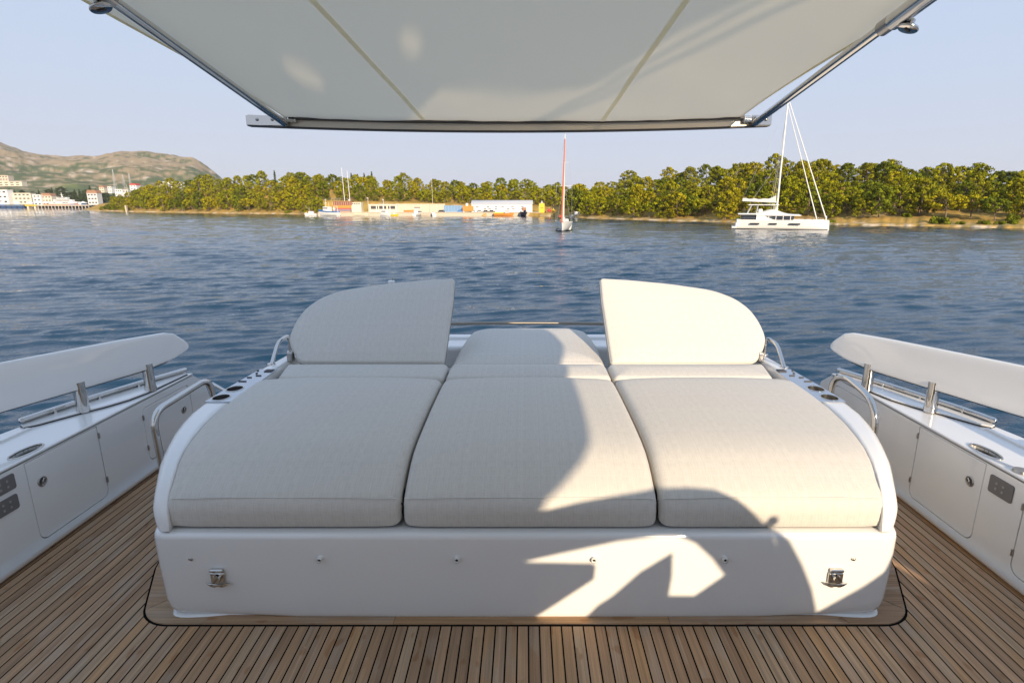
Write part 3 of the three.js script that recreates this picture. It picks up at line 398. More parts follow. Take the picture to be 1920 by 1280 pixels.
{ const [x, z] = at(124, 1012), t = thing('motor_yacht', 'big white motor yacht with stepped decks berthed behind the pier', 'yacht', null, [x, 0, z]); boatHull(t, 54, 11, 7.5, M.whiteGloss, { stern: 0.9, sheer: 0.15 }); for (const [i, [l, px, y]] of [[46, -1, 9], [32, -3, 12.5], [18, -4, 16.5]].entries()) { mesh('deck_house', rbox(l, 3.4, 9 - i, 0.6, px, y, 0), M.whiteGloss, t); mesh('window_band', box(l * 0.8, 1.1, 9.1 - i, px, y + 0.2, 0), M.glass, t); } mesh('radar_mast', merge([rod([-5, 18, 0], [-6, 26, 0], 0.9, 0.3), box(5, 0.5, 2, -5.5, 22, 0)]), M.white, t); mesh('red_fender_band', box(48, 1.2, 11.1, -1, 5.8, 0), M.red, t); }
{ const [x0, z] = at(66, 985), [x1] = at(168, 985), t = thing('timber_pier', 'long low pier on piles in front of the motor yacht', 'pier', null, [(x0 + x1) / 2, 0, z]), w = x1 - x0; mesh('pier_deck', box(w, 1.6, 8, 0, 4.6, 0), M.stone, t); mesh('shade_sheet', box(w, 3.4, 1, 0, 1.9, -4), M.dark, t); for (let i = 0; i < 17; i++) mesh('pile', cyl(0.6, 0.6, 5, (i / 16 - 0.5) * w * 0.99, 2, 3.2, 8), M.stone, t); }  // dark sheet behind the piles stands in for the shade under the pier
{ const [x0, z] = at(49, 984), [x1] = at(70, 984), t = thing('ferry_ramp', 'yellow stone landing stage left of the pier', 'landing', null, [(x0 + x1) / 2, 0, z]); mesh('slab', box(x1 - x0, 2, 8, 0, 4.6, 0), M.yellow, t); for (const s of [-1, 1]) mesh('leg', box(3, 4, 6, s * 6, 1.6, 0), M.cream, t); }
{ const [x0, z] = at(-40, 984), [x1] = at(47, 984), t = thing('blue_barge', 'long blue pontoon barge at the far left of the town waterfront', 'barge', null, [(x0 + x1) / 2, 0, z]); mesh('hull', rbox(x1 - x0, 6, 9, 0.4, 0, 1.6, 0), M.pontoon, t); mesh('deck_edge', box(x1 - x0, 0.8, 9.2, 0, 4.8, 0), M.greyMetal, t); for (let i = 0; i < 9; i++) mesh('fender', cyl(0.6, 0.6, 3.6, (i / 8 - 0.5) * (x1 - x0) * 0.95, 2, 4.7, 8), M.navy, t); }
const tents = [[4, M.white, 'first'], [32, M.white, 'second'], [57, M.whiteGloss, 'third'], [86, M.white, 'fourth'], [111, M.whiteGloss, 'fifth'], [135, M.white, 'sixth'], [156, M.white, 'seventh']];
tents.forEach(([b, m, ord]) => { const [x, z] = at(b, 988), t = thing('market_tent', `${ord} white canopy tent from the left along the town pier`, 'tent', 'canopy tents on the town pier', [x, 5.2, z]); mesh('canopy', new THREE.ConeGeometry(9.5, 3.4, 4, 1).rotateY(Math.PI / 4).scale(1, 1, 0.5).translate(0, 4.6, 0), m, t); for (const s of [-1, 1]) mesh('pole', cyl(0.15, 0.15, 3.4, s * 5.6, 1.6, 1.5, 6), M.greyMetal, t); mesh('counter', box(9, 1.6, 3, 0, 0.6, 0), b === 86 || b === 111 ? M.orange : M.blue, t); });
for (const [b, p0, d, lab] of [[221, 317, 1400, 'tallest pale lattice pylon behind the headland'], [238, 327, 1450, 'thin lattice pylon in the middle of the three'], [250, 325, 1500, 'reddish lattice pylon above the red roofed store']]) { const [x, z] = at(b, d), top = hgt(p0, d), t = thing('lattice_pylon', lab, 'pylon', 'pylons behind the headland', [x, 10, z]), H = top - 10, g = []; for (const sx of [-1, 1]) for (const sz of [-1, 1]) g.push(rod([sx * 4, 0, sz * 4], [sx * 0.5, H, sz * 0.5], 0.4, 0.25, 4)); mesh('leg_frame', merge(g), M.greyMetal, t); const br = []; for (let i = 0; i < 9; i++) { const f = i / 9, w0 = 4 - 3.5 * f, w1 = 4 - 3.5 * (i + 1) / 9; br.push(rod([-w0, H * f, w0], [w1, H * (i + 1) / 9, w1], 0.2, 0.2, 4), rod([w0, H * f, w0], [-w1, H * (i + 1) / 9, w1], 0.2, 0.2, 4)); } mesh('bracing', merge(br), M.greyMetal, t); }
{ const [x, z] = at(245, 560), t = thing('navigation_mast', 'thin wooden signal post on the headland tip', 'mast', null, [x, 3, z]); mesh('pole', rod([0, 0, 0], [-1.4, 22, 0], 0.22, 0.12), M.cream, t); mesh('arm', rod([-3.6, 19, 0], [0.6, 18, 0], 0.1), M.cream, t); }
{ const [x, z] = at(235, 522), t = thing('stone_pillar', 'pale stone block standing at the water on the headland', 'pillar', null, [x, 0, z]); mesh('block', rbox(1.2, 5.5, 2, 0.1, 0, 2.4, 0), M.stone, t); mesh('cap', box(1.5, 0.4, 2.3, 0, 5.3, 0), M.cream, t); }
const xf = (g, Mx) => { g.applyMatrix4(Mx); if (Mx.determinant() < 0) { if (g.index) { const a = g.index.array; for (let i = 0; i < a.length; i += 3) { const q = a[i]; a[i] = a[i + 1]; a[i + 1] = q; } } else for (const k of Object.keys(g.attributes)) { const A = g.attributes[k], n = A.itemSize, a = A.array; for (let i = 0; i < A.count; i += 3) for (let c = 0; c < n; c++) { const q = a[i * n + c]; a[i * n + c] = a[(i + 1) * n + c]; a[(i + 1) * n + c] = q; } } } return g; };
// ================================================================ the yacht's flybridge
// hull and deck ----------------------------------------------------------------
{
  const outline = [[-2.95, 7], [2.75, 7], [2.72, -2.7], [2.4, -3.9], [2.05, -4.1], [1.95, -5.15], [-1.95, -5.15], [-2.2, -4.1], [-2.55, -4.0], [-2.93, -2.8]];
  const h = thing('yacht_hull', 'white yacht hull under the flybridge deck', 'yacht');
  structure(h);
  mesh('flybridge_slab', extrude(shapeOf(outline.map(([x, z]) => [x, -z])), 0.24).rotateX(-Math.PI / 2).translate(0, DECK - 0.25, 0), M.gel, h);
  mesh('superstructure', rbox(5.0, 2.6, 11, 0.3, -0.1, 3.75, 2.4), M.gel, h);
  mesh('hull_sides', grid(40, 8, (u, v) => { const a = u * 2 - 1, z = -8 + 24 * Math.abs(a), w = 3.1 * (1 - Math.pow(clamp((z - 6) / 10), 2)); return [Math.sign(a) * w, -0.5 + 3.0 * v, z]; }), M.gel, h);
  mesh('main_deck', box(6.1, 0.1, 16, 0, 2.45, 0), M.gel, h);
}
const LX = -2.505, RX = 2.305, PLK = 0.04675;
// boundary of the planks against the margin board round the sunpad
const MOUT = (() => { const o = [[0, -2.041], [1.50, -2.041]]; const c = [1.535, -2.215], r = 0.174; for (let k = 0; k <= 10; k++) { const a = k / 10 * 1.16; o.push([c[0] + r * Math.sin(a), c[1] + r * Math.cos(a)]); } o.push([1.825, -2.42], [1.885, -2.62], [1.942, -2.87], [1.99, -3.4]); return o; })();   // outer edge of the margin board
const CAULK = 0.0075, MARG = MOUT.map(([x, z], i) => [x + (i < 2 ? 0 : CAULK * clamp((i - 1) / 8)), z + CAULK * (i < 2 ? 1 : clamp(1.1 - (i - 1) / 14)) ]);
const margAft = x => { const a = Math.abs(x); if (a >= 2.0) return -5.05; return lerpTab(MARG, a); };
{
  const base = structure(mesh('teak_deck', box(RX - LX + 0.2, 0.02, 12.2, (RX + LX) / 2, DECK - 0.0112, 1.0), M.rubber));
  base.userData.label = 'weathered teak deck with black caulking';
  let n = 0;
  for (let i = -54; i < 50; i++) {
    let x0 = i * PLK + 0.0165, x1 = x0 + PLK - 0.0064; if (x1 < LX - 0.02 || x0 > RX + 0.02) continue;
    x0 = Math.max(x0, LX - 0.01); x1 = Math.min(x1, RX + 0.01); if (x1 - x0 < 0.01) continue;
    const za = margAft(x0) + 0.0, zb = margAft(x1) + 0.0, xm = (x0 + x1) / 2, zm = margAft(xm), zf = 2.2, y0 = DECK - 0.003, y1 = DECK;
    const top = [[x0, zf], [x1, zf], [x1, zb + 0.004], [xm, zm + 0.004], [x0, za + 0.004]], pos = [], uv = [], ou = rr(0, 1), ov = rr(0, 1.4);
    const push = (p, y) => { pos.push(p[0], y, p[1]); uv.push(p[0] - x0 + ou, p[1] + ov); };
    for (let k = 1; k < 4; k++) { push(top[0], y1); push(top[k], y1); push(top[k + 1], y1); }
    for (let k = 0; k < 5; k++) { const a = top[k], b = top[(k + 1) % 5]; push(a, y1); push(a, y0); push(b, y0); push(a, y1); push(b, y0); push(b, y1); }
    const g = new THREE.BufferGeometry(); g.setAttribute('position', new THREE.Float32BufferAttribute(pos, 3)); g.setAttribute('uv', new THREE.Float32BufferAttribute(uv, 2)); g.computeVertexNormals();
    mesh(n ? `plank_${String(n).padStart(3, '0')}` : 'plank', g, teaks[Math.floor(rnd() * 7)], base); n++;
  }
  // margin boards round the sunpad foot: front lengths, corner pieces, side lengths
  const inner = [[0, -2.12], [1.42, -2.12], [1.50, -2.135], [1.545, -2.18], [1.57, -2.25], [1.70, -2.55], [1.80, -2.9], [1.85, -3.4]], outer = MOUT;
  const piece = (pts, k) => { const g = extrude(shapeOf(pts.map(([x, z]) => [x, -z])), 0.012).rotateX(-Math.PI / 2).translate(0, DECK - 0.008, 0); const p = g.attributes.position, uv = g.attributes.uv; for (let i = 0; i < p.count; i++) uv.setXY(i, -p.getZ(i) + k, p.getX(i) + k * 0.37); return g; };
  let m = 0; const board = (pts, k) => { mesh(m ? `margin_board_${String(m).padStart(3, '0')}` : 'margin_board', piece(pts, k), teaks[k % 7], base); m++; };
  board([[-1.36, -2.12], [-1.39, -2.041], [-0.568, -2.041], [-0.568, -2.12]], 1); board([[-0.566, -2.12], [-0.566, -2.041], [0.62, -2.041], [0.62, -2.12]], 4); board([[0.622, -2.12], [0.622, -2.041], [1.39, -2.041], [1.36, -2.12]], 3);
  for (const s of [-1, 1]) {
    const f = a => a.map(([x, z]) => [x * s, z]);
    board(f([[1.3625, -2.12], [1.3925, -2.041], ...outer.slice(1, 12), [1.575, -2.235], ...inner.slice(1, 4).reverse()]), s > 0 ? 2 : 6);
    board(f([[1.577, -2.2385], [outer[11][0] + 0.001, outer[11][1] - 0.003], ...outer.slice(12), ...inner.slice(5).reverse()]), s > 0 ? 5 : 3);
  }
}
// sunpad base -----------------------------------------------------------------
const OUT = [[2.09, 1.552], [2.105, 1.566], [2.13, 1.578], [2.206, 1.606], [2.33, 1.660], [2.45, 1.703], [2.572, 1.746], [2.68, 1.778], [2.808, 1.809], [3.041, 1.838], [3.24, 1.840], [3.444, 1.829], [3.765, 1.808], [4.06, 1.79], [4.5, 1.74], [4.9, 1.62]];
const INN = [[2.06, 1.502], [2.12, 1.510], [2.206, 1.530], [2.35, 1.562], [2.416, 1.575], [2.636, 1.618], [2.863, 1.647], [3.137, 1.664], [3.348, 1.672], [3.63, 1.69], [4.0, 1.66], [4.9, 1.5]];
const PRO = [[2.085, 5.668], [2.092, 5.70], [2.102, 5.735], [2.118, 5.765], [2.14, 5.795], [2.17, 5.824], [2.21, 5.848], [2.26, 5.868], [2.34, 5.892], [2.45, 5.908], [2.60, 5.918], [2.75, 5.922], [3.4, 5.922], [6, 5.922]];
const wOut = u => lerpTab(OUT, u), wInn = u => lerpTab(INN, u), pTop = u => lerpTab(PRO, u);
{
  const t = thing('sunpad_plinth', 'white moulded fibreglass sunpad base with fittings on the front panel', 'sunpad');
  // lower body: plan outline swept up from the deck, foot rounded in
  const plan = []; const R = 0.085;
  const half = [[0, -2.076], [0.5, -2.076], [1.0, -2.076], [1.30, -2.076], [1.42, -2.076], [1.49, -2.077], [1.525, -2.079], [1.549, -2.085], [1.566, -2.096], [1.577, -2.113], [1.586, -2.135], [1.598, -2.17]]; for (const [u, w] of OUT) if (u > 2.2) half.push([w + 0.004, -u]); half.push([1.5, -5.0], [0.7, -5.02], [0, -5.02]);
  const full = [...half.slice(1).reverse().map(([x, z]) => [-x, z]), ...half];
  const lev = [[5.252, -0.075], [5.256, -0.052], [5.264, -0.034], [5.278, -0.020], [5.30, -0.011], [5.34, -0.006], [5.42, -0.003], [5.50, -0.001], [5.58, 0], [5.632, 0], [5.648, -0.003], [5.657, -0.010], [5.661, -0.022], [5.6615, -0.06]];
  const gb = grid(full.length - 1, lev.length - 1, (u, v, i, j) => { const [x, z] = full[i], [y, o] = lev[j], L = Math.hypot(x, z + 3.5); const cr = smooth(0.9, 1.5, Math.abs(x)); return [x + o * cr * (y < 5.6 ? 1 : 0.5) * Math.sign(x), y, z + (y > 5.6 ? o : o * 0.12 * (1 - cr) + o * 0.5 * cr) * (z > -2.3 ? 1 : 0)]; });
  mesh('front_panel', gb, M.gel, t);
  mesh('top_ledge', new THREE.ShapeGeometry(shapeOf(full.map(([x, z]) => [x * 0.99, -z + 0.02]))).rotateX(-Math.PI / 2).translate(0, 5.6605, 0), M.gel, t);
  mesh('foot_flange', grid(full.length - 1, 3, (u, v, i, j) => { const [x, z] = full[i], cr = smooth(1.25, 1.5, Math.abs(x)), o = [-0.022, -0.026, -0.045, -0.10][j], y = [5.2535, 5.258, 5.2615, 5.266][j]; return [x + o * cr * Math.sign(x), y, z - (z > -2.3 ? [0.0, 0.003, 0.012, 0.04][j] * (0.4 + 0.6 * cr) + 0.02 * (1 - cr) : 0)]; }), M.gel, t);
  mesh('rear_coaming', rbox(3.0, 0.2, 0.5, 0.04, 0, 5.74, -4.78), M.gel, t);
  // side coamings
  const us = [2.086, 2.09, 2.096, 2.104, 2.118, 2.135, 2.155, 2.18, 2.21, 2.26, 2.33, 2.45, 2.572, 2.68, 2.808, 2.92, 2.972, 3.05, 3.24, 3.444, 3.592, 3.68, 3.765, 4.06, 4.3, 4.6, 4.9];
  for (const s of [-1, 1]) {
    const sec = 16, g = grid(us.length - 1, sec + 5, (a, b, i, j) => {
      const u = us[i], o = wOut(u), n = wInn(u) - 0.012, y = pTop(u) - 0.004, hh = y - 5.665, r = Math.min(0.055, hh * 0.8, (o - n) * 0.6);
      let x, yy; if (j === 0) { x = n; yy = Math.max(5.662, y - 0.2); } else if (j === 1) { x = n; yy = y; } else if (j === 2) { x = n + (o - r - n) * 0.5; yy = y; } else if (j <= 2 + sec) { const q = (j - 3) / (sec - 1) * Math.PI / 2; x = o - r + r * Math.sin(q); yy = y - r + r * Math.cos(q); } else if (j === sec + 3) { x = o; yy = Math.max(5.664, Math.min(5.725, y - r)); } else if (j === sec + 4) { x = o - 0.010; yy = Math.max(5.663, Math.min(5.692, y - r)); } else { x = o - 0.034; yy = 5.666; } if (u < 2.13) x = n + (x - n) * (0.55 + 0.45 * Math.sqrt(clamp((u - 2.086) / 0.044)));
      return [s * x, yy, -u];
    });
    { const ix = g.index.array, p = g.attributes.position, keep = []; for (let k = 0; k < ix.length; k += 3) { const mu = -(p.getZ(ix[k]) + p.getZ(ix[k + 1]) + p.getZ(ix[k + 2])) / 3, my = Math.min(p.getY(ix[k]), p.getY(ix[k + 1]), p.getY(ix[k + 2])); if (!(mu > 2.972 && mu < 3.592 && my > 5.9165)) keep.push(ix[k], ix[k + 1], ix[k + 2]); } g.setIndex(keep); }
    const c = mesh('side_coaming', g, M.gel, t);
    // control panel with cup holders let into the coaming
    const pl = shapeOf([[1.645, 2.965], [1.800, 2.965], [1.795, 3.25], [1.78, 3.60], [1.665, 3.60]]); for (const cu of [3.035, 3.19]) { const e = new THREE.Path(); e.absellipse(1.742, cu, 0.045, 0.052, 0, Math.PI * 2); pl.holes.push(e); }
    const pg = extrude(pl, 0.005, 0.001).rotateX(-Math.PI / 2).translate(0, 5.9195, 0); if (s < 0) xf(pg, new THREE.Matrix4().makeScale(-1, 1, 1));
    const panel = mesh('control_panel', pg, M.plate, c);
    for (const cu of [3.035, 3.19]) { const ch = mesh('cup_holder', new THREE.TorusGeometry(0.0465, 0.0035, 8, 40).scale(1, 1.16, 0.7).rotateX(-Math.PI / 2).translate(s * 1.742, 5.9255, -cu), M.chrome, c); mesh('cup_sleeve', new THREE.CylinderGeometry(0.045, 0.042, 0.075, 32, 1, true).scale(1, 1, 1.16).translate(s * 1.742, 5.887, -cu), M.satin, ch); mesh('cup_floor', new THREE.CircleGeometry(0.044, 24).scale(1, 1.16, 1).rotateX(-Math.PI / 2).translate(s * 1.742, 5.852, -cu), M.dark, ch); }
    for (const [px, pu, w, d] of [[1.765, 3.33, 0.05, 0.006], [1.76, 3.41, 0.03, 0.006], [1.72, 3.45, 0.035, 0.008], [1.70, 3.56, 0.05, 0.05], [1.755, 3.50, 0.012, 0.012], [1.775, 3.56, 0.012, 0.012]]) mesh('switch', rbox(w, 0.006, d, 0.0015, s * px, 5.927, -pu), M.dark, c);
  }
  // fittings on the front panel
  for (const x of [-0.865, -0.288, 0.288, 0.839]) { const n = mesh('drain_nozzle', new THREE.LatheGeometry([[0.0, 0.0], [0.0062, 0.0], [0.0062, 0.018], [0.0115, 0.022], [0.0115, 0.0105], [0.0085, 0.007], [0.0085, 0.003], [0.014, 0.0]].map(p => new THREE.Vector2(...p)), 18).rotateX(Math.PI / 2).translate(x, 5.549, -2.076), M.plastic, t); mesh('bore', new THREE.CircleGeometry(0.006, 14).translate(x, 5.549, -2.062), M.black, n); }
  for (const x of [-1.411, 1.387]) mesh('screw', merge([new THREE.SphereGeometry(0.008, 12, 8).scale(1, 1, 0.6).translate(x, 5.544, -2.075), new THREE.SphereGeometry(0.005, 10, 6).scale(1, 1, 0.6).translate(x - 0.008, 5.545, -2.0745)]), M.satin, t);
  for (const x of [-1.305, 1.317]) {
    const y = 5.457, l = mesh('latch', merge([rbox(0.062, 0.05, 0.014, 0.006, x, y + 0.004, -2.069), rbox(0.056, 0.014, 0.02, 0.005, x, y + 0.04, -2.066)]), M.chrome, t);
    mesh('latch_lever', extrude((() => { const sh = new THREE.Shape(); sh.moveTo(-0.05, 0.004); sh.quadraticCurveTo(-0.03, -0.018, -0.012, -0.016); sh.quadraticCurveTo(0, -0.010, 0.012, -0.016); sh.quadraticCurveTo(0.03, -0.018, 0.05, 0.004); sh.quadraticCurveTo(0.02, -0.002, 0, -0.002); sh.quadraticCurveTo(-0.02, -0.002, -0.05, 0.004); return sh; })(), 0.008, 0.0015).translate(x, y - 0.022, -2.066), M.chrome, l);
    mesh('latch_barrel', new THREE.CylinderGeometry(0.017, 0.019, 0.022, 20).rotateX(Math.PI / 2).translate(x, y + 0.006, -2.057), M.chrome, l);
  }
  for (const s of [-1, 1]) mesh('backrest_hinge', rbox(0.04, 0.07, 0.05, 0.008, s * 1.66, 5.95, -3.82), M.satin, t);
}
// cushions --------------------------------------------------------------------
// long pad following the front waterfall profile
function longPad(name, label, xa, xb) {
  const path = []; path.push([2.072, 5.697], [2.058, 5.705], [2.053, 5.735], [2.055, 5.775], [2.062, 5.806], [2.076, 5.826], [2.10, 5.844], [2.14, 5.862], [2.20, 5.882], [2.28, 5.901], [2.38, 5.915], [2.5, 5.925], [2.65, 5.932], [2.85, 5.936], [3.05, 5.936], [3.2, 5.934], [3.3, 5.931], [3.36, 5.926], [3.40, 5.914], [3.418, 5.895], [3.424, 5.86], [3.425, 5.80]); for (const q of path) { const k = 1 - smooth(2.06, 2.5, q[0]); q[1] -= 0.030 * (1 - smooth(2.05, 2.42, q[0])); q[0] += 0.055 * k; }
  const nor = path.map((p, i) => { const a = path[Math.max(0, i - 1)], b = path[Math.min(path.length - 1, i + 1)], dx = b[0] - a[0], dy = b[1] - a[1], L = Math.hypot(dx, dy); return [-dy / L, dx / L]; }); // outward (u,y)
  let acc = 0; const arc = path.map((p, i) => i ? acc += Math.hypot(p[0] - path[i - 1][0], p[1] - path[i - 1][1]) : 0);
  const cols = []; for (const e of [0, 0, 0.002, 0.006, 0.012, 0.02, 0.03, 0.042]) cols.push([0, e]); for (let k = 1; k < 22; k++) cols.push([1, k / 22]); for (const e of [0.042, 0.03, 0.02, 0.012, 0.006, 0.002, 0, 0]) cols.push([2, e]);
  const r = 0.042, g = grid(cols.length - 1, path.length - 1, (a, b, i, j) => {
    const [u, y] = path[j], A = typeof xa === 'function' ? xa(u) : xa, B = typeof xb === 'function' ? xb(u) : xb, [kind, q] = cols[i], w = B - A;
    const x = kind === 0 ? A + q : kind === 2 ? B - q : A + r + (w - 2 * r) * q, e = Math.min(x - A, B - x), f = clamp(e / (w / 2));
    const outerSide = (typeof xa === 'function' && x - A < B - x) || (typeof xb === 'function' && B - x < x - A), rs = outerSide ? 0.012 : r; let drop = e < rs ? rs - Math.sqrt(Math.max(0, rs * rs - (rs - e) * (rs - e))) : 0; if (outerSide) drop *= 0.8; if (i === 0 || i === cols.length - 1) drop = 0.16;
    const crown = 0.016 * (1 - Math.pow(1 - f, 2.2)) * smooth(0, 0.12, arc[j]) - 0.004 * smooth(0.1, 0, e), wr = 0.0016 * fbm(x * 5, u * 5, 2, 3) + 0.010 * (1 - smooth(0.08, 0.16, arc[j])) * smooth(0.0, 0.05, arc[j]) * Math.max(0, N3.noise(x * 9, arc[j] * 6, 4) - 0.12) * Math.max(0, N3.noise(x * 34, arc[j] * 9 + x * 3, 8)) * 2 + 0.003 * fbm(x * 1.7, u * 2.2, 12, 2), d = crown - drop + wr;
    return [x, y + nor[j][1] * d, -(u + nor[j][0] * d)];
  }, (p, a, b) => [p[0], 0]);
  const uv = g.attributes.uv, n = cols.length; for (let j = 0; j < path.length; j++) for (let i = 0; i < n; i++) uv.setY(j * n + i, arc[j]);
  const t = thing(name, label, 'cushion', 'sunpad cushions'); mesh('cover', g, M.fabric, t);
  const A = (typeof xa === 'function' ? xa(2.08) : xa) + 0.012, B = (typeof xb === 'function' ? xb(2.08) : xb) - 0.012, pts = []; for (let k = 0; k <= 24; k++) { const f = k / 24, x = A + (B - A) * f, e = Math.min(x - A, B - x); pts.push([x, 5.7975 + 0.010 * smooth(0, 0.2, e), -(2.1295 - 0.011 * smooth(0, 0.12, e))]); }
  mesh('front_seam', tube(pts, 0.0022, 60, 6), M.thread, t);
  return t;
}
const GL = -0.524, GR = 0.564;
longPad('sunpad_cushion', 'long grey-shaded left sunpad cushion with rounded outer edge', u => -wInn(u) + 0.004, GL - 0.005);
longPad('sunpad_cushion', 'long middle sunpad cushion crossed by the shadow edge', GL + 0.005, GR - 0.005);
longPad('sunpad_cushion', 'long right sunpad cushion in warm sunlight', GR + 0.005, u => wInn(u) - 0.004);
// puffed pad over any star-shaped outline; frame(a, b, h) maps to the world
function pillow(outline, T, r, crown, frame, soft = 0) {
  const n = outline.length, c = outline.reduce((s, p) => [s[0] + p[0] / n, s[1] + p[1] / n], [0, 0]);
  const nrm = outline.map((p, i) => { const a = outline[(i + n - 1) % n], b = outline[(i + 1) % n], dx = b[0] - a[0], dy = b[1] - a[1], L = Math.hypot(dx, dy) || 1; let m = [-dy / L, dx / L]; if (m[0] * (p[0] - c[0]) + m[1] * (p[1] - c[1]) > 0) m = [-m[0], -m[1]]; return m; });
  const rings = []; rings.push([0, -1, 0]); rings.push([0, 0, 0.01]); rings.push([0, 0, T - r]);
  for (let k = 1; k <= 6; k++) { const a = k / 6 * Math.PI / 2; rings.push([r * (1 - Math.cos(a)), 0, T - r + r * Math.sin(a)]); }
  for (const f of [0.985, 0.965, 0.94, 0.91, 0.87, 0.82, 0.76, 0.68, 0.58, 0.46, 0.32, 0.16, 0]) rings.push([r, f, T]);
  const pos = [], uv = [], idx = [];
  rings.forEach(([off, f, h], k) => outline.forEach((p, i) => { let q = [p[0] + nrm[i][0] * off, p[1] + nrm[i][1] * off]; if (k === 0) q = c; else if (k > 8) q = [c[0] + (q[0] - c[0]) * f, c[1] + (q[1] - c[1]) * f]; let w = 0; if (k > 8) { let dm = 9; for (let e = 0; e < n; e++) { const A = outline[e], B = outline[(e + 1) % n], ex = B[0] - A[0], ey = B[1] - A[1], L2 = ex * ex + ey * ey || 1e-9, tt = clamp(((q[0] - A[0]) * ex + (q[1] - A[1]) * ey) / L2); dm = Math.min(dm, Math.hypot(q[0] - A[0] - ex * tt, q[1] - A[1] - ey * tt)); } w = crown * (1 - Math.exp(-Math.max(0, dm - r) / 0.09)) + 0.0025 * fbm(q[0] * 5, q[1] * 5, 5, 3) * smooth(r, r + 0.1, dm); } pos.push(...frame(q[0], q[1], h + w)); uv.push(q[0], q[1] + (k < 3 ? h : 0)); }));
  for (let k = 0; k < rings.length - 1; k++) for (let i = 0; i < n; i++) { const a = k * n + i, b = k * n + (i + 1) % n; idx.push(a, b, b + n, a, b + n, a + n); }
  const g = new THREE.BufferGeometry(); g.setAttribute('position', new THREE.Float32BufferAttribute(pos, 3)); g.setAttribute('uv', new THREE.Float32BufferAttribute(uv, 2)); g.setIndex(idx); g.computeVertexNormals(); return g;
}
function resample(pts, n, closed = true) { const c = new THREE.CatmullRomCurve3(pts.map(p => V(p[0], p[1], 0)), closed, 'centripetal'); return c.getSpacedPoints(n).slice(0, n).map(p => [p.x, p.y]); }
const flatFrame = (x, u, h) => [x, 5.735 + h, -u];
function cornered(pts, r) { // polygon with rounded corners
  const o = []; const n = pts.length; for (let i = 0; i < n; i++) { const at2 = k => V(pts[k % n][0], pts[k % n][1], 0), p = at2(i), a = at2(i + n - 1).sub(p), b = at2(i + 1).sub(p), ri = Math.min(pts[i][2] ?? r, a.length() * 0.45, b.length() * 0.45), q2 = pts[(i + 1) % n], rn = Math.min(q2[2] ?? r, b.length() * 0.45, Math.hypot(pts[(i + 2) % n][0] - q2[0], pts[(i + 2) % n][1] - q2[1]) * 0.45), s = p.clone().add(a.setLength(ri)), e = p.clone().add(b.setLength(ri)), q = new THREE.QuadraticBezierCurve3(s, p, e); for (let k = 0; k <= 8; k++) { const z = q.getPoint(k / 8); o.push([z.x, z.y]); } const ed = at2(i + 1).sub(p), L = ed.length(), nk = Math.max(2, Math.round(L / 0.05)); for (let k = 1; k < nk; k++) { const f = ri / L + (1 - (ri + rn) / L) * k / nk, z = p.clone().addScaledVector(ed, f); o.push([z.x, z.y]); } }
  return o;
}
for (const [label, A, B, A2, B2] of [['narrow left bolster cushion below the left backrest', -1.60, -0.530, -1.665, -0.530], ['narrow middle bolster cushion between the long and rear middle cushions', GL + 0.006, GR - 0.006, GL + 0.006, GR - 0.006], ['narrow right bolster cushion below the sunlit backrest', 0.570, 1.60, 0.570, 1.665]]) {
  const t = thing('bolster_cushion', label, 'cushion', 'sunpad cushions'); mesh('cover', pillow(cornered([[A, 3.432], [B, 3.432], [B2, 3.755], [A2, 3.755]], 0.05), 0.19, 0.045, 0.022, flatFrame), M.fabric, t);
  mesh('seam', tube([[A + 0.05, 5.892, -3.4365], [(A + B) / 2, 5.897, -3.4365], [B - 0.05, 5.892, -3.4365]], 0.0028, 30, 6), M.thread, t);
}
{ const t = thing('rear_cushion', 'rounded middle cushion at the stern end between the two backrests', 'cushion', 'sunpad cushions'); const o = cornered([[GL + 0.002, 3.772, 0.05], [GR + 0.002, 3.772, 0.05], [0.578, 4.35, 0.2], [0.535, 4.95, 0.22], [-0.47, 4.95, 0.22], [-0.515, 4.35, 0.2]], 0.08); mesh('cover', pillow(o, 0.178, 0.055, 0.038, flatFrame), M.fabric, t); mesh('seam', tube([[GL + 0.06, 5.868, -3.782], [0, 5.872, -3.78], [GR - 0.06, 5.868, -3.782]], 0.0028, 30, 6), M.thread, t); }
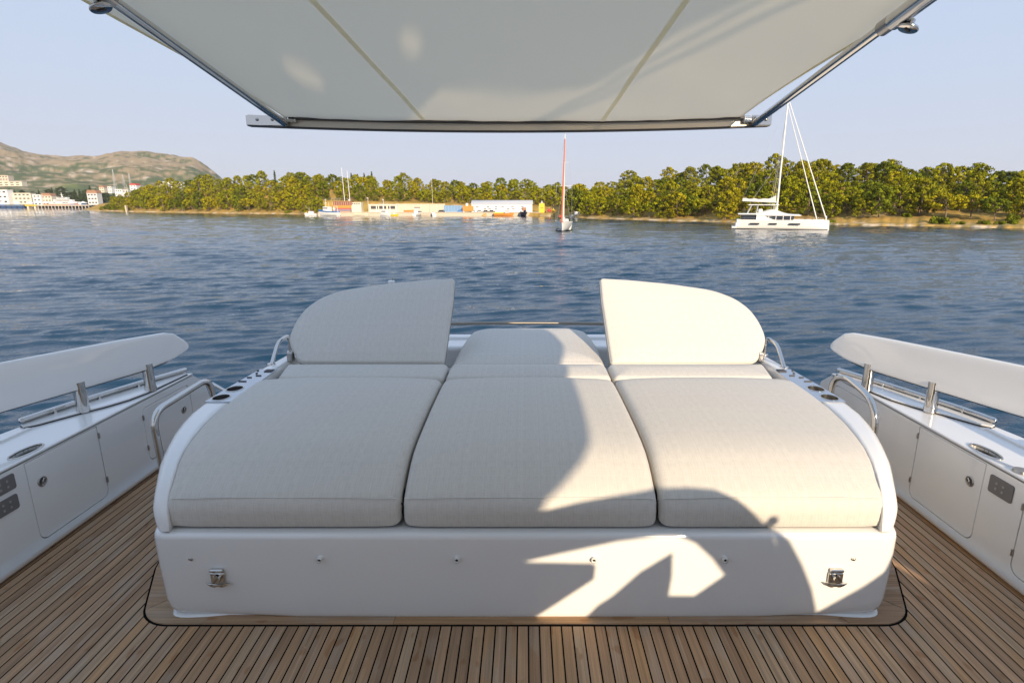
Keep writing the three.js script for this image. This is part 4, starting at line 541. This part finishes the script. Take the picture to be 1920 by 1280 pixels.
// raised backrests
const BR = [[0.599, 0.004, 0.02], [1.605, 0.010, 0.05], [1.70, 0.15, 0.06], [1.731, 0.235, 0.08], [1.722, 0.36, 0.1], [1.682, 0.49, 0.1], [1.592, 0.60, 0.1], [1.44, 0.684, 0.1], [1.122, 0.749, 0.1], [0.802, 0.79, 0.05], [0.584, 0.808, 0.03], [0.580, 0.59, 0.05]];
const tiltA = Math.atan2(0.52, 0.63);
for (const s of [1, -1]) {
  const t = thing('backrest_cushion', s > 0 ? 'raised curved right backrest cushion glowing in direct sunlight' : 'raised curved left backrest cushion in shade', 'cushion', 'raised backrests');
  const fr = (x, v, h) => { const xx = s > 0 ? x : -x + 0.03, hh = h - 0.09; return [xx, 5.93 + v * Math.sin(tiltA) + hh * Math.cos(tiltA), -(3.735 + v * Math.cos(tiltA) - hh * Math.sin(tiltA))]; };
  const o = cornered(BR, 0.06); mesh('cover', pillow(o, 0.09, 0.022, 0.022, fr), M.fabric, t);
  const pip = o.map(([x, v]) => fr(x, v, 0.066)); mesh('piping', new THREE.TubeGeometry(new THREE.CatmullRomCurve3(pip.map(p => V(...p)), true), 260, 0.0034, 6, true), M.thread, t);
  mesh('backing_board', xf(extrude(shapeOf(BR.map(([x, v]) => [0.03 + (x - 1.1) * 0.94 + 1.07, 0.03 + v * 0.93])), 0.02), new THREE.Matrix4().makeBasis(V(s, 0, 0), V(0, Math.sin(tiltA), -Math.cos(tiltA)), V(0, Math.cos(tiltA), Math.sin(tiltA)))).translate(s > 0 ? 0 : 0.03, 5.93 - 0.115 * Math.cos(tiltA), -3.735 - 0.115 * Math.sin(tiltA)), M.gel, t);
  for (const x of [0.9, 1.4]) mesh('support_strut', rod([s * x, 5.69, -4.35], [s * x, 6.14, -4.16], 0.012), M.chrome, t);
}
// rails round the sunpad --------------------------------------------------------
for (const s of [-1, 1]) {
  const side = s < 0 ? 'left' : 'right', x = s * 1.765, t = thing('grab_rail', `short stainless grab rail on the coaming beside the ${side} backrest`, 'rail', 'sunpad grab rails'), u0 = s < 0 ? 3.74 : 3.66;
  mesh('tube', bentTube([[x, 5.915, -u0], [x, 6.045, -(u0 + 0.14)], [x, 6.05, -(u0 + 0.33)], [x, 5.915, -(u0 + 0.33)]], 0.0135, 0.06), M.chrome, t);
  for (const u of [u0, u0 + 0.33]) mesh('flange', cyl(0.026, 0.028, 0.007, x, 5.921, -u), M.chrome, t);
  const h = thing('stair_handrail', `bent stainless handrail at the steps on the ${side} side of the sunpad`, 'rail', 'stair handrails');
  const P = s < 0 ? [[-2.05, 5.26, -2.915], [-2.05, 5.885, -2.885], [-2.05, 5.905, -3.47], [-2.05, 5.26, -3.53]] : [[2.0, 5.26, -2.985], [2.0, 5.90, -2.995], [2.0, 5.955, -3.33], [2.0, 5.90, -3.47], [2.0, 5.26, -3.53]];
  mesh('tube', bentTube(P, 0.0195, s < 0 ? 0.11 : 0.16, 16), M.chrome, h); for (const p of [P[0], P[P.length - 1]]) mesh('flange', cyl(0.04, 0.042, 0.008, p[0], DECK + 0.006, p[2]), M.chrome, h);
  const r = thing('step_rail', `slanted stainless stair rail end behind the ${side} handrail`, 'rail', 'stair rail ends'), q = s < 0 ? [[-2.20, 5.772, -3.75], [-2.02, 5.655, -3.75], [-1.95, 5.3, -3.75]] : [[2.03, 5.745, -3.75], [1.96, 5.70, -3.75], [1.94, 5.3, -3.75]];
  mesh('tube', bentTube(q, 0.012, 0.03), M.chrome, r); mesh('end_cap', new THREE.SphereGeometry(0.0125, 12, 8).translate(...q[0]), M.chrome, r);
}
{ const t = thing('stern_rail', 'thin stainless rail across the stern behind the middle cushion', 'rail'); mesh('tube', tube([[-1.7, 5.86, -4.95], [-1.2, 5.905, -5.08], [0, 5.915, -5.14], [1.2, 5.905, -5.08], [1.7, 5.86, -4.95]], 0.0165, 60), M.bronze, t); for (const x of [-1.25, 1.25, -1.66, 1.66]) mesh('stanchion', rod([x, 5.25, -5.06], [x, 5.9, -5.06], 0.011), M.chrome, t); }
{ const t = thing('stern_post', 'small white post top showing above the left backrest', 'post'); mesh('post', rbox(0.055, 1.08, 0.055, 0.01, -1.19, 5.80, -4.95), M.gel, t); mesh('pin', cyl(0.005, 0.005, 0.03, -1.175, 6.35, -4.95, 8), M.satin, t); }
// bulwarks --------------------------------------------------------------------
const doorShape = ([x0, y0, x1, y1, r, top], g, C) => { const a = x0 + g, b = y0 + g, c = x1 - g, d = y1 - g, q = r - g * 0.5, s = new C(); s.moveTo(a + q, b); s.lineTo(c - q, b); s.absarc(c - q, b + q, q, -Math.PI / 2, 0); if (top) { s.lineTo(c, d); s.lineTo(a, d); } else { s.lineTo(c, d - q); s.absarc(c - q, d - q, q, 0, Math.PI / 2); s.lineTo(a + q, d); s.absarc(a + q, d - q, q, Math.PI / 2, Math.PI); } s.lineTo(a, b + q); s.absarc(a + q, b + q, q, Math.PI, Math.PI * 1.5); return s; };
function sideFrame(xi, o) { return new THREE.Matrix4().makeBasis(V(0, 0, -1), V(0, 1, 0), V(o, 0, 0)).setPosition(xi, 0, 0); } // local (u aft, y, outboard)
const TOPY = 5.765;
for (const o of [-1, 1]) {
  const left = o < 0, xi = left ? LX : RX, side = left ? 'left' : 'right', F = sideFrame(xi, o), t = thing('bulwark', `white ${side} bulwark with locker doors and a glossy capping`, 'bulwark', 'bulwarks');
  const put = (name, g, m, p = t) => mesh(name, xf(g, F), m, p);
  const wall = shapeOf([[-5.5, 5.24], [4.3, 5.24], [4.16, 5.66], [4.02, TOPY - 0.012], [-5.5, TOPY - 0.012]]);
  const doors = [[2.566, 5.300, 3.056, 5.7405, 0.05, true], [3.44, 5.33, 3.97, 5.70, 0.045, false]]; doors.push(left ? [1.5, 5.30, 2.0, 5.7405, 0.05, true] : [1.83, 5.30, 2.332, 5.700, 0.05, false]);
  for (const d of doors) wall.holes.push(doorShape(d, 0, THREE.Path));
  put('inner_wall', extrude(wall, 0.02, 0.0), M.gel);
  doors.forEach((d, k) => {
    put('door_gasket', extrude(rrect(d[0] - 0.01, d[1] - 0.01, d[2] + 0.01, d[3] + 0.008, 0.02, THREE.Shape), 0.004).translate(0, 0, 0.021), M.vent);
    const dm = put('locker_door', extrude(doorShape(d, 0.0042, THREE.Shape), 0.018, 0.003), M.gel);
    const hingeAft = k !== 1, hu = k === 2 && !left ? d[2] : hingeAft ? d[2] : d[0], lu = k === 1 ? 3.866 : k === 0 ? 2.645 : (left ? 1.58 : 1.92), ly = k === 1 ? 5.535 : 5.605;
    for (const y of [d[1] + 0.1, d[3] - 0.06]) put('hinge', rbox(0.010, 0.036, 0.012, 0.003, hu, y, -0.002), M.satin, dm);
    put('latch_ring', new THREE.TorusGeometry(0.0235, 0.005, 10, 28).translate(lu, ly, 0.0), M.satin, dm); put('latch_pocket', new THREE.CylinderGeometry(0.022, 0.022, 0.006, 24).rotateX(Math.PI / 2).translate(lu, ly, 0.001), M.dark, dm); put('latch_handle', rbox(0.012, 0.036, 0.008, 0.003, 0, 0, 0).rotateZ(-0.6).translate(lu, ly, -0.004), M.chrome, dm); put('latch_button', new THREE.CylinderGeometry(0.009, 0.009, 0.008, 14).rotateX(Math.PI / 2).translate(lu - 0.004, ly - 0.008, -0.005), M.satin, dm);
  });
  // cove along the deck
  put('deck_cove', grid(2, 8, (a, b) => { const q = b * Math.PI / 2, r = 0.045; return [-5.5 + 9.6 * a, 5.252 + r - r * Math.sin(q), -r * 1.0 + 0.0 + r * (1 - Math.cos(q)) * 0 + r * (1 - Math.cos(q))]; }), M.gel);
  const vents = left ? [[2.29, 5.648, 2.502, 5.727], [2.275, 5.545, 2.495, 5.622]] : [[2.392, 5.617, 2.530, 5.708]];
  for (const v of vents) { const p = put('step_light', extrude(rrect(...v, 0.012, THREE.Shape), 0.006, 0.0015).translate(0, 0, -0.0055), M.vent); for (let k = 0; k < 4; k++) put('lens', new THREE.CylinderGeometry(0.0065, 0.0065, 0.003, 12).rotateX(Math.PI / 2).translate(v[2] - 0.045 - (k >> 1) * 0.038, (v[1] + v[3]) / 2 + (k & 1 ? 0.014 : -0.014), -0.006), M.ventDot, p); }
  // capping
  const wOff = u => lerpTab([[-5.5, 0.45], [2.6, 0.42], [2.85, 0.405], [3.02, 0.38], [3.2, 0.335], [3.7, 0.165], [4.03, 0.03]], u);
  const cap = new THREE.Shape(); cap.moveTo(-5.5, 0); for (let u = -5.5; u <= 4.02; u += 0.08) cap.lineTo(u, 0.0); cap.lineTo(4.03, 0); for (let u = 4.03; u >= 2.4; u -= 0.04) cap.lineTo(u, wOff(u)); cap.lineTo(-5.5, 0.45); cap.closePath();
  const cup = new THREE.Path(); cup.absellipse(2.655, 0.058, 0.092, 0.038, 0, Math.PI * 2); cap.holes.push(cup);
  const K = new THREE.Matrix4().makeBasis(V(0, 0, -1), V(o, 0, 0), V(0, 1, 0)).setPosition(xi, 0, 0), flat = (name, g, m, p = t) => mesh(name, xf(g, K), m, p); // local (u, outboard, up)
  const cp = flat('capping', extrude(cap, 0.024, 0.006, 3).translate(0, 0, TOPY - 0.024), M.gel);
  const rim = []; for (let k = 0; k < 40; k++) { const a = k / 40 * Math.PI * 2; rim.push(V(2.655 + 0.094 * Math.cos(a), 0.058 + 0.040 * Math.sin(a), TOPY + 0.002)); }
  flat('cup_rim', new THREE.TubeGeometry(new THREE.CatmullRomCurve3(rim, true), 60, 0.005, 8, true), M.chrome, cp);
  flat('cup_sleeve', grid(40, 1, (a, b) => { const q = a * Math.PI * 2; return [2.655 + 0.092 * Math.cos(q), 0.058 + 0.038 * Math.sin(q), TOPY - 0.09 * b]; }), M.satin, cp);
  flat('cup_floor', new THREE.CircleGeometry(1, 30).scale(0.092, 0.038, 1).translate(2.655, 0.058, TOPY - 0.088), M.dark, cp);
  flat('cap_ridge', extrude(shapeOf([[-5.5, 0.27], [2.95, 0.285], [2.95, 0.31], [-5.5, 0.31]]), 0.016, 0.004).translate(0, 0, TOPY - 0.004), M.gel);
  const inn = [[2.96, 0.33], [3.0, 0.285], [3.15, 0.20], [3.3, 0.105], [3.42, 0.05], [3.55, 0.022], [3.75, 0.012], [3.98, 0.004]], plat = off => { const s = new THREE.Shape(); inn.forEach(([u, w], i) => i ? s.lineTo(u, w + off) : s.moveTo(u, w + off)); for (let u = 3.98; u >= 2.97; u -= 0.05) s.lineTo(u, wOff(u) - 0.012 - off); s.closePath(); return s; };
  flat('plinth_gasket', extrude(plat(0), 0.006).translate(0, 0, TOPY + 0.0005), M.black); const pl = flat('plinth', extrude(plat(0.006), 0.012, 0.003).translate(0, 0, TOPY + 0.003), M.gel);
  const outerSide = grid(60, 4, (a, b) => { const u = -5.5 + 9.5 * a; return [u, wOff(u) - 0.004 - 0.02 * b, TOPY - 0.02 - 0.55 * b]; }); flat('outer_side', outerSide, M.gel);
  // chrome rail on the plinth's outer edge
  const rl = thing('bulwark_rail', `low stainless rail on the outer edge of the ${side} bulwark`, 'rail', 'bulwark rails'), rp = []; for (let k = 0; k <= 12; k++) { const u = 3.0 + 1.0 * k / 12; rp.push([u, wOff(u) - 0.008, TOPY + 0.034]); } mesh('tube', xf(tube(rp, 0.0165, 60), K), M.chrome, rl); mesh('rail_skirt', xf(grid(24, 1, (a, b) => { const u = 3.0 + 0.99 * a; return [u, wOff(u) - 0.014, TOPY + 0.03 - 0.026 * b]; }), K), M.chrome, rl);
  for (const q of [0, 12]) mesh('end_cap', xf(new THREE.SphereGeometry(0.0168, 12, 8).translate(...rp[q]), K), M.chrome, rl); for (const q of [2, 5, 8]) mesh('bracket', xf(box(0.02, 0.03, 0.04, rp[q][0], rp[q][1], rp[q][2] - 0.012), K), M.chrome, rl);
  // wing panel on two posts
  const w = thing('wing_panel', `long white tapered wing panel on stainless posts above the ${side} bulwark`, 'wing panel', 'wing panels'), p1 = [3.215, 0.176], p2 = [3.61, 0.022], dl = Math.hypot(p2[0] - p1[0], p2[1] - p1[1]), du = (p2[0] - p1[0]) / dl, dw = (p2[1] - p1[1]) / dl, sh = left ? 0.015 : -0.012;
  const posOf = tt => { const k = tt > -0.55 ? tt : -0.55; let u = p1[0] + du * k, ww = p1[1] + dw * k; if (tt < -0.55) { const e = -0.55 - tt, R = 2.2, th0 = Math.atan2(-dw, du), th = Math.max(0, th0 - e / R), arcE = Math.min(e, th0 * R); u -= (R * (Math.sin(th0) - Math.sin(th))); ww += R * (Math.cos(th) - Math.cos(th0)); u -= e - arcE; } return [u, ww]; };
  const top = tt => lerpTab([[-4, 6.20], [-0.35, 6.170], [0.3, 6.152], [0.58, 6.138], [0.64, 6.122], [0.705, 6.062], [0.735, 6.025], [0.742, 6.008]], tt), bot = tt => lerpTab([[-4, 5.90], [-0.4, 5.912], [0.124, 5.918], [0.393, 5.922], [0.60, 5.948], [0.69, 5.975], [0.73, 5.994], [0.742, 6.006]], tt);
  const tsW = []; for (let k = 0; k <= 40; k++) tsW.push(-3.6 + 4.0 * k / 40); for (const v of [0.48, 0.54, 0.58, 0.61, 0.64, 0.67, 0.705, 0.72, 0.735, 0.742]) tsW.push(v);
  mesh('panel', xf(grid(tsW.length - 1, 40, (a, b, i) => { const tt = tsW[i], [u, ww] = posOf(tt), y0 = bot(tt), y1 = top(tt), q = b * Math.PI * 2, c = Math.cos(q), s = Math.sin(q), e = 0.28, hy = (y1 - y0) / 2, th = Math.min(0.017, hy * 0.8), yy = Math.sign(s) * Math.pow(Math.abs(s), e) * hy, tw = Math.sign(c) * Math.pow(Math.abs(c), e) * th + yy * 0.10; return [u + tw * -dw, ww + tw * du + sh, (y0 + y1) / 2 + yy]; }), K), M.gel, w);
  for (const p of [p1, p2]) { const post = mesh('post', xf(cyl(0.034, 0.034, 0.19, 0, 0, 0, 26).rotateX(Math.PI / 2).translate(p[0], p[1] + sh, TOPY + 0.10), K), M.chrome, w); mesh('collar', xf(cyl(0.0365, 0.0365, 0.03, 0, 0, 0, 26).rotateX(Math.PI / 2).translate(p[0], p[1] + sh, TOPY + 0.026), K), M.chrome, post); }
  mesh('under_trim', xf(grid(30, 1, (a, b) => { const tt = -0.5 + 1.05 * a, [u, ww] = posOf(tt); return [u + (b - 0.5) * 0.03 * -dw, ww + (b - 0.5) * 0.03 * du + sh - 0.01, bot(tt) - 0.0035]; }), K), M.black, w);
  if (!left) { const c = thing('deck_light', 'stainless mushroom fitting on the right bulwark at the frame edge', 'fitting'); mesh('stem', xf(cyl(0.012, 0.016, 0.14, 0, 0, 0).rotateX(Math.PI / 2).translate(2.39, 0.075, TOPY + 0.07), K), M.chrome, c); mesh('foot', xf(cyl(0.03, 0.034, 0.012, 0, 0, 0).rotateX(Math.PI / 2).translate(2.43, 0.045, TOPY + 0.008), K), M.satin, c); mesh('cap', xf(new THREE.LatheGeometry([[0.001, 0.012], [0.03, 0.010], [0.042, 0.0], [0.036, -0.012], [0.012, -0.02]].map(p => new THREE.Vector2(...p)), 24).rotateX(Math.PI / 2).translate(2.66, 0.40, TOPY + 0.035), K), M.satin, c); }
}
// awning ----------------------------------------------------------------------
{
  const AY = z => 7.455 + 0.167 * (z + 3.28), cx = -0.06;
  const t = thing('awning', 'cream fabric awning stretched between steel arms overhead', 'awning');
  const half = z => lerpTab([[-3.28, 1.262], [-3.1, 1.27], [-2.8, 1.30], [-2.5, 1.35], [-2.07, 1.425], [-1, 1.56], [0.35, 1.7]], z);
  mesh('fabric', grid(60, 70, (u, v) => { const z = -3.27 + 3.6 * v, a = u * 2 - 1, x = cx + a * half(z) + (a > 0 ? -0.02 : 0), e = 1 - Math.abs(a); const sag = -0.015 * Math.sin(Math.PI * v) * (1 - a * a), wr = 0.010 * N3.noise(x * 2.2 + z * 1.5, z * 1.1, 3) * smooth(0, 0.2, e) + 0.006 * N3.noise(x * 7, z * 2.5, 6) * (1 - smooth(0.05, 0.4, v)); return [x, AY(z) + 0.012 + sag + wr - 0.030 * (1 - Math.pow((x + 0.09) / 1.45, 2)) * Math.pow(1 - v, 3), z]; }), M.canvas, t);
  for (const s of [-1, 1]) mesh('seam', grid(2, 60, (u, v) => { const z = -3.26 + 3.58 * v, c = s < 0 ? -0.555 - 0.122 * (z + 3.26) : 0.42 + 0.093 * (z + 3.26), x = c + (u - 0.5) * 0.024, a = (x - cx) / half(z), vv = (z + 3.27) / 3.6, sag = -0.015 * Math.sin(Math.PI * vv) * (1 - a * a), wr = 0.010 * N3.noise(x * 2.2 + z * 1.5, z * 1.1, 3) * smooth(0, 0.2, 1 - Math.abs(a)) + 0.006 * N3.noise(x * 7, z * 2.5, 6) * (1 - smooth(0.05, 0.4, vv)); return [x, AY(z) + 0.0085 + sag + wr - 0.030 * (1 - Math.pow((x + 0.09) / 1.45, 2)) * Math.pow(1 - vv, 3), z]; }), M.canvasSeam, t);
  for (const s of [-1, 1]) mesh('edge_hem', tube([...Array(13)].map((_, k) => { const z = -3.26 + 3.5 * k / 12; return [cx + s * half(z) + (s > 0 ? -0.02 : 0), AY(z) + 0.011, z]; }), 0.006, 60, 6), M.canvasSeam, t);
  const f = thing('steel_gantry', 'polished steel telescopic awning frame with rear crossbar', 'gantry');
  // slightly bowed rear bar with channel
  const bow = x => -0.030 * (1 - Math.pow((x + 0.09) / 1.45, 2));
  const bar = (x0, x1, y0, y1, z0, z1) => grid(40, 4, (u, v, i, j) => { const x = x0 + (x1 - x0) * u, c = [[y0, z0], [y1, z0], [y1, z1], [y0, z1], [y0, z0]][j]; return [x, c[0] + bow(x), c[1]]; });
  const rb = mesh('rear_bar', toCreasedNormals(bar(-1.535, 1.352, 7.425, 7.478, -3.33, -3.30), 0.5), M.barMetal, f);
  mesh('bar_lip', toCreasedNormals(bar(-1.535, 1.352, 7.417, 7.4245, -3.335, -3.285), 0.5), M.dark, rb);
  mesh('fabric_track', toCreasedNormals(bar(-1.30, 1.20, 7.461, 7.487, -3.2985, -3.268), 0.5), M.dark, rb);
  for (const [s, x, xe] of [[-1, -1.325, -1.535], [1, 1.262, 1.352]]) {
    const zs0 = s < 0 ? -1.9 : -2.1, ya = z => AY(z) - 0.035, arm = mesh('arm', rod([x, ya(-3.27) + 0.01, -3.27], [x, ya(zs0), zs0], 0.0185, 0.0185, 24), M.chrome, f);
    const zs = s < 0 ? -1.94 : -2.13, sl = mesh('sleeve', rod([x + s * 0.004, ya(zs) - 0.004, zs], [x + s * 0.02, ya(0.5), 0.5], 0.029, 0.029, 28), M.chrome, f);
    mesh('sleeve_collar', rod([x + s * 0.002, ya(zs - 0.06), zs - 0.06], [x + s * 0.004, ya(zs), zs], 0.026, 0.026, 28), M.satin, sl);
    mesh('corner_bracket', merge([rbox(Math.abs(xe - x) + 0.02, 0.052, 0.004, 0.001, (x + xe) / 2, 7.452 + bow(x) * 0.5, -3.297), cyl(0.02, 0.02, 0.03, x, 7.448, -3.275), rbox(0.05, 0.035, 0.03, 0.006, x - s * 0.04, 7.452, -3.283)]), M.chrome, rb);
    for (const k of [0.35, 0.75]) mesh('bolt', new THREE.SphereGeometry(0.0085, 12, 8).translate(x + (xe - x) * k, 7.452, -3.293), M.satin, rb);
    const kx = x + s * (s < 0 ? 0.004 : 0.026), kz = s < 0 ? -1.95 : -2.08, kn = mesh('clamp_knob', new THREE.LatheGeometry([[0.001, -0.004], [0.03, -0.004], [0.033, 0.0], [0.031, 0.006], [0.012, 0.012], [0.011, 0.03], [0.001, 0.03]].map(p => new THREE.Vector2(...p)), 28).rotateZ(-s * 0.35).translate(kx, ya(kz) - 0.048, kz), M.chrome, f);
    mesh('knob_slot', rbox(0.026, 0.004, 0.008, 0.001, 0, 0, 0).rotateY(0.4).rotateZ(-s * 0.35).translate(kx - s * 0.002, ya(kz) - 0.0535, kz), M.dark, kn);
  }
}
// out of view behind the camera: roof and cut panels shaped to shade deck and awning --------------
{
  const h = thing('hardtop', 'white hardtop roof out of view behind the viewer, shading the deck', 'roof');
  const edge = [[0.30, 1.62], [0.6, 1.67], [1.0, 1.66], [1.4, 1.675], [2.2, 1.69], [2.42, 1.692], [2.65, 1.668], [2.87, 1.625], [3.07, 1.58], [3.3, 1.60], [3.8, 1.665], [4.6, 1.68], [5.6, 1.5], [6.4, 1.0]];  // unseen roof edge, set to the shade line across the cushions
  const s = shapeOf([...edge.map(([z, x]) => [x, -z]), ...edge.slice().reverse().map(([z, x]) => [-x - 0.2, -z])]);
  mesh('roof_panel', extrude(s, 0.12, 0.02).rotateX(-Math.PI / 2).translate(0, 7.75, 0), M.gel, h);
  for (const sx of [-1.7, 1.35]) for (const z of [3.4, 5.4]) mesh('pillar', rod([sx, DECK, z + 0.3], [sx * 0.95, 7.78, z], 0.06), M.gel, h);
  const bk = thing('unseen_helm_bulkhead', 'unseen console and white cabinets behind the viewer, keeping sky light off the sunpad', 'bulkhead');  // out of view, placed to darken the front of the sunpad
  mesh('console', rbox(3.9, 1.15, 0.8, 0.06, -0.65, DECK + 0.58, 4.0), M.gel, bk); mesh('unseen_screen_frame', bentTube([[-2.5, DECK + 1.1, 4.2], [-2.3, DECK + 1.7, 4.3], [1.2, DECK + 1.7, 4.3], [1.35, DECK + 1.1, 4.2]], 0.02), M.chrome, bk); mesh('unseen_cabinet', rbox(1.9, 0.98, 0.7, 0.03, -1.5, DECK + 0.5, 2.6), M.gel, bk); mesh('unseen_settee', rbox(0.8, 0.5, 2.6, 0.08, -2.05, DECK + 0.26, 1.4), M.cream, bk);
  const a = thing('unseen_awning_shade', 'unseen white panel above the hardtop, shaped to shade the awning', 'shade panel');
  const fs = shapeOf([[-1.95, 7.85], [1.60, 7.85], [1.62, 8.5], [1.617, 8.82], [1.5, 8.86], [1.457, 8.913], [1.342, 8.96], [1.12, 8.972], [0.87, 8.96], [0.70, 8.965], [0.63, 9.02], [0.55, 9.08], [-1.8, 9.12], [-1.95, 8.9]]);  // unseen outline, shaped for the shade edge on the awning
  for (const [cx, cy, rx, ry] of [[0.08, 8.942, 0.085, 0.024], [0.525, 8.872, 0.05, 0.022]]) { const e = new THREE.Path(); e.absellipse(cx, cy, rx, ry, 0, Math.PI * 2, false, 0.3); fs.holes.push(e); }  // openings cut to let light patches onto the awning
  mesh('shade_fairing', extrude(fs, 0.03, 0.005).translate(0, 0, 0.985), M.gel, a);
  mesh('unseen_dome', new THREE.SphereGeometry(0.28, 24, 16).translate(-0.6, 9.25, 1.1), M.gel, a);
  for (const [a0, b0] of [[[1.72, 8.79, 1.0], [1.15, 9.14, 1.0]], [[1.93, 8.76, 1.0], [1.25, 9.10, 1.0]]]) mesh('unseen_rod', rod(a0, b0, 0.011), M.chrome, a);  // unseen rods, placed for two thin shadow lines on the awning
  
  // unseen screen behind the viewer, outline and openings cut to shape the sun patches
  const w = thing('unseen_cut_screen', 'unseen white screen behind the viewer, cut to shape the sun patches', 'screen');
  const sh = shapeOf([[0.28, DECK + 0.01], [3.1, DECK + 0.01], [3.1, 6.9], [2.72, 6.62], [2.45, 6.60], [2.30, 6.527], [2.27, 6.458], [2.18, 6.38], [2.08, 6.309], [2.004, 6.25], [1.965, 6.372], [1.91, 6.489], [1.844, 6.602], [1.79, 6.66], [1.739, 6.684], [1.692, 6.731], [1.633, 6.788], [1.556, 6.828], [1.45, 6.836], [1.312, 6.828], [1.152, 6.806], [0.972, 6.776], [0.836, 6.742], [0.62, 6.69], [0.28, 6.6]]);
  sh.holes.push(new THREE.Path([[0.70, 6.502], [0.898, 6.552], [1.129, 6.608], [1.302, 6.63], [1.383, 6.63], [1.455, 6.599], [1.53, 6.526], [1.59, 6.445], [1.462, 6.336], [1.352, 6.337], [1.361, 6.432], [1.356, 6.549], [1.224, 6.455], [1.11, 6.336], [1.046, 6.287], [0.999, 6.225], [0.775, 6.225], [1.03, 6.421], [1.034, 6.486], [1.016, 6.496]].map(p => new THREE.Vector2(...p))));
  sh.holes.push(new THREE.Path([[2.655, 6.40], [2.715, 6.41], [2.775, 6.27], [2.745, 6.255]].map(p => new THREE.Vector2(...p))));
  sh.holes.push(new THREE.Path([[1.768, 6.625], [1.782, 6.625], [1.836, 6.50], [1.830, 6.50]].map(p => new THREE.Vector2(...p))));
  mesh('cut_panel', extrude(sh, 0.03, 0.004).translate(0, 0, 0.485), M.gel, w);
  mesh('unseen_knob', new THREE.SphereGeometry(0.024, 16, 12).translate(1.785, 6.692, 0.5), M.dark, w);  // unseen ball, placed for a small round shadow on the sunpad
}
renderer.render(scene, camera);
